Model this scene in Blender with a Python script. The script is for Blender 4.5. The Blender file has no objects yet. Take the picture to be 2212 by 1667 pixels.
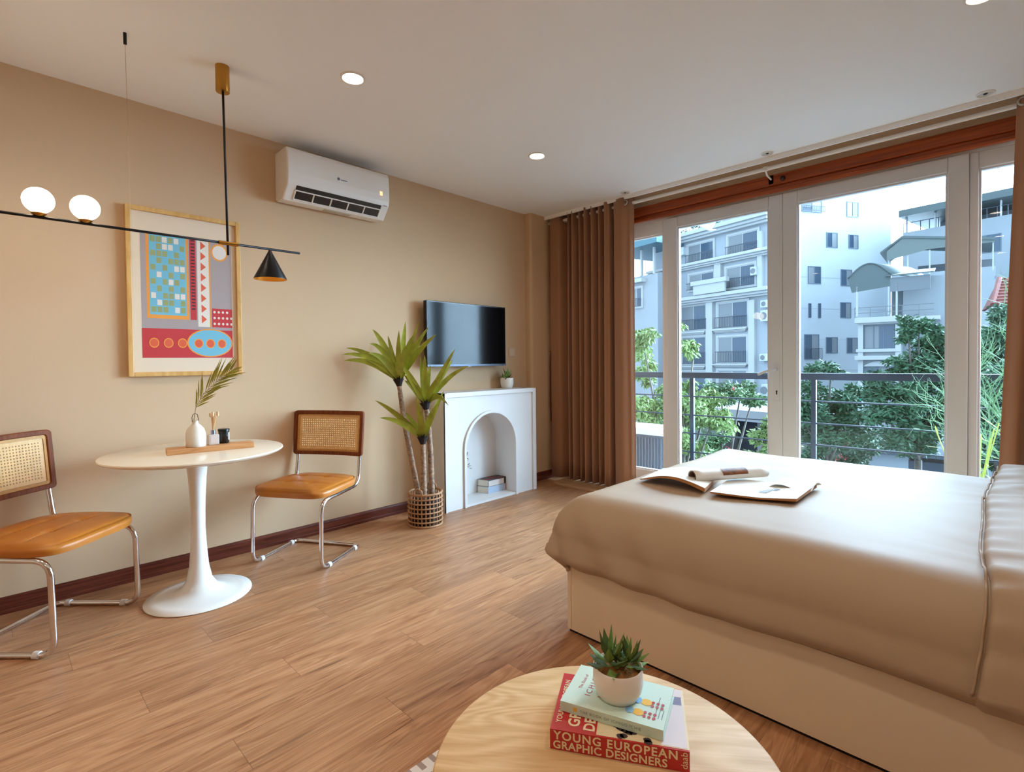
import bpy, bmesh, math, random
from mathutils import Vector as V, Matrix, noise
PI = math.pi
sin, cos, sqrt = math.sin, math.cos, math.sqrt
random.seed(11)
scene = bpy.context.scene
COL = scene.collection

# ------------------------------------------------------------------ camera
F, YAW, PIT, ROL, CY = 1110.53, 0.77331, -0.019359, -0.010461, 803.48
H0 = 1.225
_f = V((cos(YAW)*cos(PIT), sin(YAW)*cos(PIT), sin(PIT)))
_r = V((sin(YAW), -cos(YAW), 0))
_u = _r.cross(_f)
RT = _r*cos(ROL) + _u*sin(ROL)
UP = _u*cos(ROL) - _r*sin(ROL)
FW = _f
O = V((0, 0, H0))


def P(u, v, X=None, Y=None, Z=None, D=None):
    """world point that a pixel of the photograph shows, on a plane x / y / z = const or at a depth"""
    d = FW + RT*((u-1106)/F) - UP*((v-CY)/F)
    if X is not None: t = X/d.x
    elif Y is not None: t = Y/d.y
    elif Z is not None: t = (Z-H0)/d.z
    else: t = D
    return O + d*t


cam = bpy.data.cameras.new('camera')
cam.sensor_width = 36
cam.lens = F/2212*36
cam.shift_y = -(833.5-CY)/2212
cam.clip_end = 400
camo = bpy.data.objects.new('camera', cam)
M = Matrix.Identity(4)
for i in range(3):
    M[i][0], M[i][1], M[i][2], M[i][3] = RT[i], UP[i], -FW[i], O[i]
camo.matrix_world = M
COL.objects.link(camo)
scene.camera = camo

# ------------------------------------------------------------------ materials
def lin(c):
    c = c/255
    return c/12.92 if c <= .04045 else ((c+.055)/1.055)**2.4


def C(r, g, b): return (lin(r), lin(g), lin(b), 1)


MATS = {}


def mat(name, col, rough=.5, metal=0, spec=.5, var=0, vscale=8, bump=0, bscale=60, emit=None, sheen=0, stretch=None, coat=0, trans=0, sss=0):
    if name in MATS: return MATS[name]
    m = bpy.data.materials.new(name); m.use_nodes = True
    n = m.node_tree.nodes; l = m.node_tree.links; b = n['Principled BSDF']
    b.inputs['Base Color'].default_value = col
    b.inputs['Roughness'].default_value = rough
    b.inputs['Metallic'].default_value = metal
    b.inputs['Specular IOR Level'].default_value = spec
    if sheen:
        b.inputs['Sheen Weight'].default_value = sheen
    if coat:
        b.inputs['Coat Weight'].default_value = coat
        b.inputs['Coat Roughness'].default_value = .1
    if emit:
        b.inputs['Emission Color'].default_value = emit[0]
        b.inputs['Emission Strength'].default_value = emit[1]
    if var or bump:
        tc = n.new('ShaderNodeTexCoord'); mp = n.new('ShaderNodeMapping')
        l.new(tc.outputs['Object'], mp.inputs['Vector'])
        if stretch: mp.inputs['Scale'].default_value = stretch
    if var:
        nz = n.new('ShaderNodeTexNoise'); nz.inputs['Scale'].default_value = vscale; nz.inputs['Detail'].default_value = 5
        l.new(mp.outputs[0], nz.inputs['Vector'])
        mr = n.new('ShaderNodeMapRange'); mr.inputs['From Min'].default_value = .3; mr.inputs['From Max'].default_value = .7
        mr.inputs['To Min'].default_value = 1-var; mr.inputs['To Max'].default_value = 1+var
        l.new(nz.outputs['Fac'], mr.inputs['Value'])
        mx = n.new('ShaderNodeVectorMath'); mx.operation = 'SCALE'; mx.inputs[0].default_value = col[:3]
        l.new(mr.outputs[0], mx.inputs['Scale']); l.new(mx.outputs[0], b.inputs['Base Color'])
    if bump:
        nb = n.new('ShaderNodeTexNoise'); nb.inputs['Scale'].default_value = bscale; nb.inputs['Detail'].default_value = 4
        l.new(mp.outputs[0], nb.inputs['Vector'])
        bp = n.new('ShaderNodeBump'); bp.inputs['Strength'].default_value = bump; bp.inputs['Distance'].default_value = .01
        l.new(nb.outputs['Fac'], bp.inputs['Height']); l.new(bp.outputs[0], b.inputs['Normal'])
    MATS[name] = m
    return m


def wood(name, c1, c2, rough=.45, scale=(2, 30, 30), dist=1.5, rings=False, spec=.4):
    """grain along the object's x axis"""
    if name in MATS: return MATS[name]
    m = bpy.data.materials.new(name); m.use_nodes = True
    n = m.node_tree.nodes; l = m.node_tree.links; b = n['Principled BSDF']
    tc = n.new('ShaderNodeTexCoord'); mp = n.new('ShaderNodeMapping'); mp.inputs['Scale'].default_value = scale
    l.new(tc.outputs['Object'], mp.inputs['Vector'])
    nz = n.new('ShaderNodeTexNoise'); nz.inputs['Scale'].default_value = 1; nz.inputs['Detail'].default_value = 6; nz.inputs['Distortion'].default_value = dist
    l.new(mp.outputs[0], nz.inputs['Vector'])
    src = nz.outputs['Fac']
    if rings:
        mp2 = n.new('ShaderNodeMapping'); mp2.inputs['Scale'].default_value = rings[:3]
        l.new(tc.outputs['Object'], mp2.inputs['Vector'])
        n2 = n.new('ShaderNodeTexNoise'); n2.inputs['Scale'].default_value = 1; n2.inputs['Detail'].default_value = 1.5; n2.inputs['Distortion'].default_value = .6
        l.new(mp2.outputs[0], n2.inputs['Vector'])
        k1 = n.new('ShaderNodeMath'); k1.operation = 'MULTIPLY'; k1.inputs[1].default_value = rings[3]; l.new(n2.outputs['Fac'], k1.inputs[0])
        k2 = n.new('ShaderNodeMath'); k2.operation = 'SINE'; l.new(k1.outputs[0], k2.inputs[0])
        wv = n.new('ShaderNodeMath'); wv.operation = 'MULTIPLY_ADD'; wv.inputs[1].default_value = .5; wv.inputs[2].default_value = .5; l.new(k2.outputs[0], wv.inputs[0])
        mm = n.new('ShaderNodeMix'); mm.inputs[0].default_value = .28
        l.new(nz.outputs['Fac'], mm.inputs[2]); l.new(wv.outputs[0], mm.inputs[3]); src = mm.outputs[0]
    cr = n.new('ShaderNodeValToRGB'); cr.color_ramp.elements[0].position = .3; cr.color_ramp.elements[1].position = .72
    cr.color_ramp.elements[0].color = c1; cr.color_ramp.elements[1].color = c2
    l.new(src, cr.inputs[0]); l.new(cr.outputs[0], b.inputs['Base Color'])
    b.inputs['Roughness'].default_value = rough; b.inputs['Specular IOR Level'].default_value = spec
    bp = n.new('ShaderNodeBump'); bp.inputs['Strength'].default_value = .08; bp.inputs['Distance'].default_value = .003
    l.new(src, bp.inputs['Height']); l.new(bp.outputs[0], b.inputs['Normal'])
    MATS[name] = m
    return m


def floor_material():
    m = bpy.data.materials.new('floor_planks'); m.use_nodes = True
    n = m.node_tree.nodes; l = m.node_tree.links; b = n['Principled BSDF']

    def math_(op, a, c=None, d=None):
        k = n.new('ShaderNodeMath'); k.operation = op
        for i, x in enumerate((a, c, d)):
            if x is None: continue
            if isinstance(x, (int, float)): k.inputs[i].default_value = x
            else: l.new(x, k.inputs[i])
        return k.outputs[0]
    tc = n.new('ShaderNodeTexCoord'); sp = n.new('ShaderNodeSeparateXYZ'); l.new(tc.outputs['Object'], sp.inputs[0])
    x, y = sp.outputs[0], sp.outputs[1]
    W, L = .178, 1.22
    yr = math_('DIVIDE', math_('ADD', y, 10*W-2.0+W*11), W)
    row = math_('FLOOR', yr); fy = math_('FRACT', yr)
    off = math_('FRACT', math_('MULTIPLY', row, .377))
    xr = math_('ADD', math_('DIVIDE', math_('ADD', x, 20.), L), off)
    colm = math_('FLOOR', xr); fx = math_('FRACT', xr)
    cid = n.new('ShaderNodeCombineXYZ'); l.new(row, cid.inputs[0]); l.new(colm, cid.inputs[1])
    wn = n.new('ShaderNodeTexWhiteNoise'); wn.noise_dimensions = '2D'; l.new(cid.outputs[0], wn.inputs['Vector'])
    rv = wn.outputs['Value']
    # grain coordinates, shifted plank by plank
    gv = n.new('ShaderNodeCombineXYZ')
    l.new(math_('MULTIPLY_ADD', rv, 37., x), gv.inputs[0]); l.new(math_('MULTIPLY_ADD', rv, 11., y), gv.inputs[1])

    def noise_(sc, detail, dist, rough=.6):
        mp = n.new('ShaderNodeMapping'); mp.inputs['Scale'].default_value = sc; l.new(gv.outputs[0], mp.inputs[0])
        k = n.new('ShaderNodeTexNoise'); k.inputs['Scale'].default_value = 1; k.inputs['Detail'].default_value = detail
        k.inputs['Distortion'].default_value = dist; k.inputs['Roughness'].default_value = rough
        l.new(mp.outputs[0], k.inputs['Vector']); return k.outputs['Fac']
    fine = noise_((3.0, 75, 1), 6, .3, .7)
    broad = noise_((1.1, 13, 1), 5, 2.2)
    knots = noise_((1.5, 16, 1), 3, 1.5)
    cath = noise_((.55, 7.5, 1), 2, 1.2)
    rib = math_('MULTIPLY_ADD', math_('SINE', math_('MULTIPLY', cath, 95.)), .5, .5)
    g = math_('ADD', math_('MULTIPLY', fine, .34), math_('MULTIPLY', broad, .56))
    g = math_('ADD', g, math_('MULTIPLY', rib, .10))
    cr = n.new('ShaderNodeValToRGB'); e = cr.color_ramp.elements
    e[0].position = .28; e[0].color = C(112, 68, 40); e[1].position = .72; e[1].color = C(208, 164, 124)
    k = e.new(.40); k.color = C(162, 112, 76)
    k = e.new(.55); k.color = C(188, 138, 98)
    l.new(g, cr.inputs[0])
    # dark streaks
    st = n.new('ShaderNodeMapRange'); st.inputs[1].default_value = .60; st.inputs[2].default_value = .72; st.inputs[3].default_value = 1; st.inputs[4].default_value = .66
    l.new(knots, st.inputs[0])
    tone = math_('MULTIPLY_ADD', rv, .24, .76)
    tone = math_('MULTIPLY', tone, st.outputs[0])

    def edge(fr, size, w):
        dd = math_('MULTIPLY', math_('MINIMUM', fr, math_('SUBTRACT', 1., fr)), size)
        mr = n.new('ShaderNodeMapRange'); mr.inputs[1].default_value = w*.3; mr.inputs[2].default_value = w; mr.inputs[3].default_value = .62; mr.inputs[4].default_value = 1
        l.new(dd, mr.inputs[0]); return mr.outputs[0]
    seam = math_('MULTIPLY', edge(fy, W, .0016), edge(fx, L, .0018))
    tone = math_('MULTIPLY', tone, seam)
    sc = n.new('ShaderNodeVectorMath'); sc.operation = 'SCALE'; l.new(cr.outputs[0], sc.inputs[0]); l.new(tone, sc.inputs['Scale'])
    l.new(sc.outputs[0], b.inputs['Base Color'])
    b.inputs['Roughness'].default_value = .42; b.inputs['Specular IOR Level'].default_value = .45
    bp = n.new('ShaderNodeBump'); bp.inputs['Strength'].default_value = .06; bp.inputs['Distance'].default_value = .002
    l.new(math_('MULTIPLY', g, seam), bp.inputs['Height']); l.new(bp.outputs[0], b.inputs['Normal'])
    return m


def glass_mat(name, tint=(.96, .98, .98, 1), refl=.5):
    m = bpy.data.materials.new(name); m.use_nodes = True
    n = m.node_tree.nodes; l = m.node_tree.links; n.remove(n['Principled BSDF'])
    t = n.new('ShaderNodeBsdfTransparent'); t.inputs[0].default_value = tint
    g = n.new('ShaderNodeBsdfGlossy'); g.inputs['Roughness'].default_value = .01
    fr = n.new('ShaderNodeFresnel'); fr.inputs[0].default_value = 1.45
    k = n.new('ShaderNodeMath'); k.operation = 'MULTIPLY'; k.inputs[1].default_value = refl; l.new(fr.outputs[0], k.inputs[0])
    mx = n.new('ShaderNodeMixShader'); l.new(k.outputs[0], mx.inputs[0]); l.new(t.outputs[0], mx.inputs[1]); l.new(g.outputs[0], mx.inputs[2])
    l.new(mx.outputs[0], n['Material Output'].inputs[0])
    return m


WALLP = mat('wall_paint', C(204, 174, 141), .85, spec=.2, bump=.05, bscale=220)
CEILP = mat('ceiling_paint', C(240, 240, 240), .9, spec=.15)
FLOORM = floor_material()
DARKWOOD = wood('baseboard_wood', C(72, 30, 20), C(116, 58, 40), .4, (2, 60, 60), spec=.2)
BEAMWOOD = wood('lintel_wood', C(120, 48, 12), C(176, 82, 26), .35, (60, 2, 60), dist=.6)
FRAME = mat('white_door_frame', C(204, 206, 210), .4)
PLINTH = wood('threshold_wood', C(160, 118, 80), C(188, 148, 108), .45, (30, 2, 30))
GLASS = glass_mat('window_glass')
CHROME = mat('chrome', C(225, 225, 228), .12, 1)
STEEL = mat('brushed_steel', C(190, 186, 180), .35, 1)
BRASS = mat('brass', C(188, 138, 62), .28, 1)
BRASSIN = mat('brass_inside', C(214, 150, 50), .35, .6)
BLACK = mat('black_metal', C(22, 21, 22), .35, .4)
BLACKP = mat('black_plastic', C(14, 14, 16), .25)
WHITEL = mat('white_lacquer', C(238, 236, 230), .25, spec=.5)
WHITEM = mat('white_mantel', C(224, 223, 222), .45, spec=.3)
WHITEP = mat('white_plastic', C(228, 222, 214), .35)
WHITEC = mat('white_ceramic', C(232, 226, 218), .3, var=.02)
VASEC = mat('cream_ceramic', C(224, 214, 198), .45, var=.04, vscale=30)
LEATHER = mat('tan_leather', C(186, 112, 36), .36, var=.10, vscale=9, bump=.15, bscale=240)
CHAIRWOOD = wood('walnut', C(92, 44, 20), C(132, 72, 38), .5, (50, 50, 6), spec=.15)
SEAM = mat('leather_seam', C(206, 146, 78), .5)
CANE = mat('cane', C(222, 180, 118), .5, var=.12, vscale=40)
CANEB = mat('cane_border', C(196, 144, 78), .5, var=.12, vscale=60)
OAK = wood('pale_oak', C(200, 160, 112), C(222, 188, 142), .55, (5, 70, 70), rings=(1.5, 5, 5, 90), spec=.25)
FRAMEW = wood('oak_frame', C(196, 148, 82), C(222, 178, 112), .4, (18, 40, 4))
BOARDW = wood('acacia_board', C(190, 128, 76), C(222, 168, 114), .45, (4, 40, 40))
FABRIC = mat('duvet_cotton', C(170, 144, 117), .56, spec=.26, sheen=.0, bump=.08, bscale=400)
CURT = mat('curtain_fabric', C(158, 112, 82), .75, spec=.25, sheen=.3, bump=.1, bscale=500)
BEDP = mat('bed_panel', C(230, 210, 182), .45)
PAPER = mat('paper', C(232, 228, 220), .6)
PAGES = mat('page_edges', C(176, 122, 72), .8, var=.2, vscale=6, stretch=(4, 4, 200))
LEAF = mat('leaf_yellow_green', C(158, 166, 58), .38, var=.25, vscale=14, spec=.5)
LEAFE = mat('leaf_pale_edge', C(176, 178, 92), .45)
TRUNK = mat('palm_trunk', C(150, 122, 100), .8, var=.55, vscale=38, stretch=(1, 1, 1.5), bump=.6, bscale=60)
RATTAN = mat('rattan', C(166, 122, 84), .6, var=.2, vscale=30)
SOIL = mat('dark_soil', C(40, 30, 24), .95, var=.3, vscale=40)
MOSS = mat('brown_moss', C(140, 92, 40), .95, var=.35, vscale=50, bump=.6, bscale=120)

# ------------------------------------------------------------------ mesh helpers
def new(): return bmesh.new()


def box(bm, lo, hi):
    lo, hi = V(lo), V(hi)
    vs = [bm.verts.new((x, y, z)) for x in (lo.x, hi.x) for y in (lo.y, hi.y) for z in (lo.z, hi.z)]
    for f in ((0, 1, 3, 2), (4, 6, 7, 5), (0, 4, 5, 1), (2, 3, 7, 6), (0, 2, 6, 4), (1, 5, 7, 3)):
        bm.faces.new([vs[i] for i in f])
    return vs


def obox(bm, o, a, b, c):
    """box from a corner and three edge vectors"""
    o, a, b, c = V(o), V(a), V(b), V(c)
    vs = [bm.verts.new(o+a*i+b*j+c*k) for i in (0, 1) for j in (0, 1) for k in (0, 1)]
    for f in ((0, 1, 3, 2), (4, 6, 7, 5), (0, 4, 5, 1), (2, 3, 7, 6), (0, 2, 6, 4), (1, 5, 7, 3)):
        bm.faces.new([vs[i] for i in f])
    return vs


def frames(pts, closed=False):
    n = len(pts); T = []
    for i in range(n):
        a = pts[(i-1) % n] if (closed or i > 0) else pts[i]
        b = pts[(i+1) % n] if (closed or i < n-1) else pts[i]
        T.append((b-a).normalized())
    up = V((0, 0, 1)) if abs(T[0].z) < .9 else V((1, 0, 0))
    N = [(up - T[0]*up.dot(T[0])).normalized()]
    for i in range(1, n):
        v = N[-1]-T[i]*N[-1].dot(T[i])
        N.append(v.normalized() if v.length > 1e-6 else N[-1])
    return T, N


def tube(bm, pts, r, n=8, closed=False, caps=True):
    pts = [V(p) for p in pts]
    T, N = frames(pts, closed); rings = []
    for i, p in enumerate(pts):
        rr = r[i] if isinstance(r, (list, tuple)) else r
        B = T[i].cross(N[i])
        rings.append([bm.verts.new(p+(N[i]*cos(2*PI*k/n)+B*sin(2*PI*k/n))*rr) for k in range(n)])
    m = len(pts)
    for i in range(m if closed else m-1):
        a, b = rings[i], rings[(i+1) % m]
        for k in range(n):
            bm.faces.new((a[k], a[(k+1) % n], b[(k+1) % n], b[k]))
    if caps and not closed:
        bm.faces.new(list(reversed(rings[0]))); bm.faces.new(rings[-1])


def lathe(bm, prof, c=(0, 0, 0), n=32, capb=True, capt=True):
    c = V(c); rings = []
    for r, z in prof:
        rings.append([bm.verts.new(c+V((r*cos(2*PI*k/n), r*sin(2*PI*k/n), z))) for k in range(n)])
    for a, b in zip(rings, rings[1:]):
        for k in range(n):
            bm.faces.new((a[k], a[(k+1) % n], b[(k+1) % n], b[k]))
    if capb: bm.faces.new(list(reversed(rings[0])))
    if capt: bm.faces.new(rings[-1])


def prism(bm, poly, ext):
    """extrude a polygon (list of 3-D points) along a vector"""
    ext = V(ext); a = [bm.verts.new(p) for p in poly]; b = [bm.verts.new(V(p)+ext) for p in poly]
    n = len(a)
    bm.faces.new(list(reversed(a))); bm.faces.new(b)
    for i in range(n): bm.faces.new((a[i], a[(i+1) % n], b[(i+1) % n], b[i]))


def grid(bm, fn, nu, nv, closeu=False):
    g = [[bm.verts.new(fn(i/nu, j/nv)) for j in range(nv+1)] for i in range(nu if closeu else nu+1)]
    for i in range(nu):
        for j in range(nv):
            a, b = g[i], g[(i+1) % len(g)]
            bm.faces.new((a[j], b[j], b[j+1], a[j+1]))
    return g


def fillet(pts, rads, seg=6):
    pts = [V(p) for p in pts]; out = [pts[0]]
    for i in range(1, len(pts)-1):
        p, a, b = pts[i], pts[i-1], pts[i+1]; r = rads[i-1] if isinstance(rads, (list, tuple)) else rads
        if r <= 0: out.append(p); continue
        d1, d2 = (a-p), (b-p); k = min(r, d1.length*.49, d2.length*.49)
        s, e = p+d1.normalized()*k, p+d2.normalized()*k
        for j in range(seg+1):
            t = j/seg; out.append(s*(1-t)**2+p*2*t*(1-t)+e*t*t)
    out.append(pts[-1]); return out


WM = {}


def obj(name, bm, m, parent=None, smooth=False, bevel=0, seg=2, solid=0, sub=0, mw=None, ang=40):
    """link a bmesh (built in world space) as one object; parts go into their parent's space"""
    bmesh.ops.recalc_face_normals(bm, faces=bm.faces[:])
    if parent is not None:
        w = WM[parent.name]
        bm.transform(w.inverted())
    elif mw is not None:
        bm.transform(mw.inverted())
    me = bpy.data.meshes.new(name); bm.to_mesh(me); bm.free()
    ms = m if isinstance(m, (list, tuple)) else [m]
    for k in ms: me.materials.append(k)
    o = bpy.data.objects.new(name, me); COL.objects.link(o)
    if parent is not None:
        o.parent = parent; WM[o.name] = WM[parent.name]
    else:
        if mw is not None: o.matrix_world = mw
        WM[o.name] = mw or Matrix.Identity(4)
    if smooth:
        for p in me.polygons: p.use_smooth = True
        if smooth == 'auto':
            me.set_sharp_from_angle(angle=math.radians(ang))
    if solid:
        k = o.modifiers.new('solid', 'SOLIDIFY'); k.thickness = solid; k.offset = 0
    if bevel:
        k = o.modifiers.new('bevel', 'BEVEL'); k.width = bevel; k.segments = seg; k.limit_method = 'ANGLE'; k.angle_limit = math.radians(50)
    if sub:
        k = o.modifiers.new('sub', 'SUBSURF'); k.levels = sub; k.render_levels = sub
    return o


def tag(o, label, cat, group=None, kind=None):
    if label: o['label'] = label
    if cat: o['category'] = cat
    if group: o['group'] = group
    if kind: o['kind'] = kind
    return o


def thing(name, label, cat, loc, rz=0, group=None):
    o = bpy.data.objects.new(name, None); COL.objects.link(o)
    o.empty_display_size = .05
    o.location = loc; o.rotation_euler = (0, 0, rz)
    WM[o.name] = Matrix.Translation(V(loc)) @ Matrix.Rotation(rz, 4, 'Z')
    return tag(o, label, cat, group)


def struct(name, bm, m, parent=None, **k):
    o = obj(name, bm, m, parent, **k)
    if parent is None: o['kind'] = 'structure'
    return o


def boxo(name, lo, hi, m, parent=None, **k):
    bm = new(); box(bm, lo, hi); return obj(name, bm, m, parent, **k)


def text_bm(s, size, o, ex, ey, lift=.0006, font_space=1.0, align='LEFT', bold=0.0):
    """lettering as a flat thin mesh: origin o, right vector ex, up vector ey (unit)"""
    cu = bpy.data.curves.new('txt', 'FONT'); cu.body = s; cu.size = size; cu.align_x = align
    cu.space_character = font_space; cu.offset = bold
    cu.resolution_u = 3
    t = bpy.data.objects.new('txt', cu); COL.objects.link(t)
    dg = bpy.context.evaluated_depsgraph_get()
    me = bpy.data.meshes.new_from_object(t.evaluated_get(dg))
    bpy.data.objects.remove(t); bpy.data.curves.remove(cu)
    bm = new(); bm.from_mesh(me); bpy.data.meshes.remove(me)
    ex, ey = V(ex).normalized(), V(ey).normalized(); ez = ex.cross(ey)
    mm = Matrix.Identity(4)
    for i in range(3): mm[i][0], mm[i][1], mm[i][2], mm[i][3] = ex[i], ey[i], ez[i], V(o)[i]+ez[i]*lift
    bm.transform(mm)
    return bm


def join(dst, src):
    me = bpy.data.meshes.new('tmp'); src.to_mesh(me); src.free(); dst.from_mesh(me); bpy.data.meshes.remove(me)


# ------------------------------------------------------------------ room shell
YA = 3.59      # left wall
XE = 4.10      # ceiling edge
XB = 4.33      # window wall
HC = 2.733
YR, XK = -1.5, -2.4
bm = new(); box(bm, (XK-.1, YR-.1, -.12), (XB+.12, YA+.1, 0)); struct('floor', bm, FLOORM)
bm = new(); box(bm, (XK-.1, YR-.1, HC), (XE, YA+.1, HC+.16)); struct('ceiling', bm, CEILP)
bm = new(); box(bm, (XK-.1, YA, 0), (XB+.12, YA+.1, HC+.16)); struct('wall_left', bm, WALLP)
bm = new(); box(bm, (XK-.1, YR-.1, 0), (XB+.12, YR, HC+.16)); struct('wall_right', bm, WALLP)
bm = new(); box(bm, (XK-.1, YR, 0), (XK, YA, HC)); struct('wall_back', bm, WALLP)
YL0, YL1 = -.95, 3.30      # opening of the window wall
ZH = 2.55
bm = new()
box(bm, (XB, YR, ZH), (XB+.12, YA, HC+.16)); box(bm, (XB, YR, 0), (XB+.12, YL0, ZH)); box(bm, (XB, YL1, 0), (XB+.12, YA, ZH))
struct('wall_window', bm, WALLP)
bm = new(); box(bm, (XE, YR, HC+.12), (XB, YA, HC+.16)); struct('trim_3', bm, CEILP)
bm = new(); box(bm, (XE, YR, HC-.034), (XE+.014, YA, HC+.12)); struct('trim_2', bm, CEILP)
# pier in the corner with a softly rounded edge
bm = new()
pl = [(3.885, YA, 0), (3.885, 3.54, 0)] + [(3.885+.03*(1-cos(t)), 3.54-.03*sin(t), 0) for t in [k*PI/12 for k in range(1, 7)]] + [(XB, 3.51, 0), (XB, YA, 0)]
prism(bm, pl, (0, 0, HC))
struct('wall_pier', bm, WALLP, smooth='auto', ang=30)
# baseboards
def base_profile(y, d):   # profile in (offset from the wall, z)
    return [(0, 0), (.016, 0), (.016, .018), (.012, .024), (.012, .070), (.007, .082), (0, .084)]
bm = new(); prism(bm, [(XK, YA-o_, z) for o_, z in base_profile(0, 0)], (3.885-XK, 0, 0)); struct('baseboard_left', bm, DARKWOOD)
bm = new(); prism(bm, [(3.885-o_, 3.52, z) for o_, z in base_profile(0, 0)], (0, YA-3.52, 0))
prism(bm, [(3.872, 3.51-o_, z) for o_, z in base_profile(0, 0)], (XB-3.872, 0, 0)); struct('baseboard_pier', bm, DARKWOOD)
# timber lintel over the doors: two stepped fascias
bm = new(); box(bm, (XB-.045, YL0-.1, 2.572), (XB, YL1, 2.652)); box(bm, (XB-.022, YL0-.1, 2.545), (XB, YL1, 2.572))
box(bm, (XB-.034, YL0-.1, 2.52), (XB, YL1, 2.545))
struct('trim_1', bm, BEAMWOOD, bevel=.004)
# threshold strip
bm = new(); box(bm, (3.94, YL0, 0), (XB, YL1, .026)); struct('trim_4', bm, PLINTH, bevel=.003)

# ------------------------------------------------------------------ doors and side windows
XD = XB+.012


def leaf(root, y0, y1, z0, z1, x0, st, top, bot, dep=.055, name='frame', mull=()):
    bm = new()
    box(bm, (x0, y0, z0), (x0+dep, y0+st, z1)); box(bm, (x0, y1-st, z0), (x0+dep, y1, z1))
    box(bm, (x0, y0+st, z1-top), (x0+dep, y1-st, z1)); box(bm, (x0, y0+st, z0), (x0+dep, y1-st, z0+bot))
    obj(name, bm, FRAME, root, bevel=.005)
    # glazing bead
    bm = new(); i = .012
    a, b, c, d = y0+st, y1-st, z0+bot, z1-top
    for lo, hi in (((x0+.012, a, c), (x0+dep-.006, a+i, d)), ((x0+.012, b-i, c), (x0+dep-.006, b, d)), ((x0+.012, a+i, d-i), (x0+dep-.006, b-i, d)), ((x0+.012, a+i, c), (x0+dep-.006, b-i, c+i))):
        box(bm, lo, hi)
    obj('glazing_bead', bm, FRAME, root)
    bm = new(); box(bm, (x0+.028, a, c), (x0+.032, b, d)); obj('glass_pane', bm, GLASS, root)


def structroot(name, loc):
    o = bpy.data.objects.new(name, None); COL.objects.link(o); o.location = loc; o['kind'] = 'structure'
    WM[o.name] = Matrix.Translation(V(loc)); return o


d1 = structroot('door_1', (XD, 1.79, .03)); leaf(d1, 1.2905, 2.262, .03, 2.51, XD, .102, .095, .15)
bm = new(); box(bm, (XD-.006, 1.31, .90), (XD, 1.352, 1.19)); obj('handle_plate', bm, FRAME, d1, bevel=.004)
bm = new(); tube(bm, fillet([(XD-.004, 1.331, 1.145), (XD-.055, 1.331, 1.145), (XD-.058, 1.40, 1.13), (XD-.055, 1.455, 1.105)], [.025, .02], 4), [.010]*12+[.008], 10)
obj('handle', bm, FRAME, d1, smooth=True)
bm = new(); lathe(bm, [(.006, 0), (.006, .003)], (0, 0, 0), 12)
bm.transform(Matrix.Translation((XD-.0075, 1.331, .975)) @ Matrix.Rotation(PI/2, 4, 'Y')); box(bm, (XD-.0078, 1.327, .95), (XD-.005, 1.335, .975)); obj('keyhole', bm, BLACKP, d1)
d2 = structroot('door_2', (XD, .75, .03)); leaf(d2, .208, 1.2895, .03, 2.51, XD, .102, .095, .15)
w1 = structroot('window_1', (XD, 2.85, .03)); leaf(w1, 2.2625, YL1, .03, 2.51, XD+.02, .045, .12, .16)
w2 = structroot('window_2', (XD, -.4, .03)); leaf(w2, YL0, .2075, .03, 2.51, XD+.02, .045, .105, .16)
bm = new(); box(bm, (XD+.01, YL0, 2.51), (XB+.12, YL1, 2.552)); struct('trim_5', bm, FRAME)
for root, yc in ((d1, 1.29), (d2, .207), (w1, 2.262)):
    boxo('cover_strip', (XD+.0765, yc-.02, .03), (XD+.086, yc+.02, 2.51), FRAME, root)

# ------------------------------------------------------------------ ceiling lights
LIT = mat('lit_diffuser', C(255, 240, 215), .5, emit=((1, .86, .66, 1), 14))
UNLIT = mat('unlit_reflector', C(196, 190, 182), .5)
LCOL = (1.0, .86, .70)
SPOTW = 9


def downlight(x, y, label, lit=True, r=.052, power=SPOTW):
    t = thing('ceiling_light', label, 'ceiling light', (x, y, HC), 0, 'recessed ceiling lights' if lit else 'unlit recessed lights by the curtain track')
    bm = new(); lathe(bm, [(r*1.22, 0), (r*1.22, -.004), (r*1.05, -.007), (r*.98, -.004), (r*.98, 0)], (x, y, HC), 32, False, False)
    obj('trim_ring', bm, WHITEP, t, smooth='auto')
    bm = new()
    if lit:
        lathe(bm, [(r*.98, -.002), (r*.5, -.003)], (x, y, HC), 32, False, True); obj('diffuser', bm, LIT, t)
        li = bpy.data.lights.new('ceiling_lamp', 'SPOT'); li.energy = power; li.color = LCOL; li.spot_size = math.radians(150); li.spot_blend = .9; li.shadow_soft_size = .05
        lo = bpy.data.objects.new('ceiling_lamp', li); COL.objects.link(lo); lo.parent = t; lo.location = (0, 0, -.03)
    else:
        lathe(bm, [(r*.98, -.002), (r*.55, -.001), (r*.45, -.0005)], (x, y, HC), 32, False, True); obj('reflector', bm, UNLIT, t)
        bm = new(); lathe(bm, [(r*.3, -.003), (r*.2, -.006)], (x, y, HC), 16, True, True); obj('bulb', bm, BLACK, t)


downlight(1.387, 2.505, 'round lit recessed ceiling light above the hanging bar lamp, larger and left')
downlight(2.852, 2.505, 'round lit recessed ceiling light nearer the curtain, right of the air conditioner')
downlight(2.93, .10, 'lit recessed ceiling light just clipped by the top edge of the photo')
for x_, y_ in ((-.08, 2.505), (-.08, .14), (1.387, .14), (-1.5, 2.505), (-1.5, .14)):  # unseen downlights continuing the grid, added as stronger fill for the room
    downlight(x_, y_, 'added fill light, an unseen recessed ceiling light outside the view', power=16)
downlight(4.035, 2.50, 'unlit recessed ceiling light just above the open curtain', False, .036)
downlight(4.03, 1.30, 'unlit recessed ceiling light above the middle of the glass doors', False, .036)
downlight(4.03, .125, 'unlit recessed ceiling light at the right end near the curtain rod', False, .036)

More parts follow.
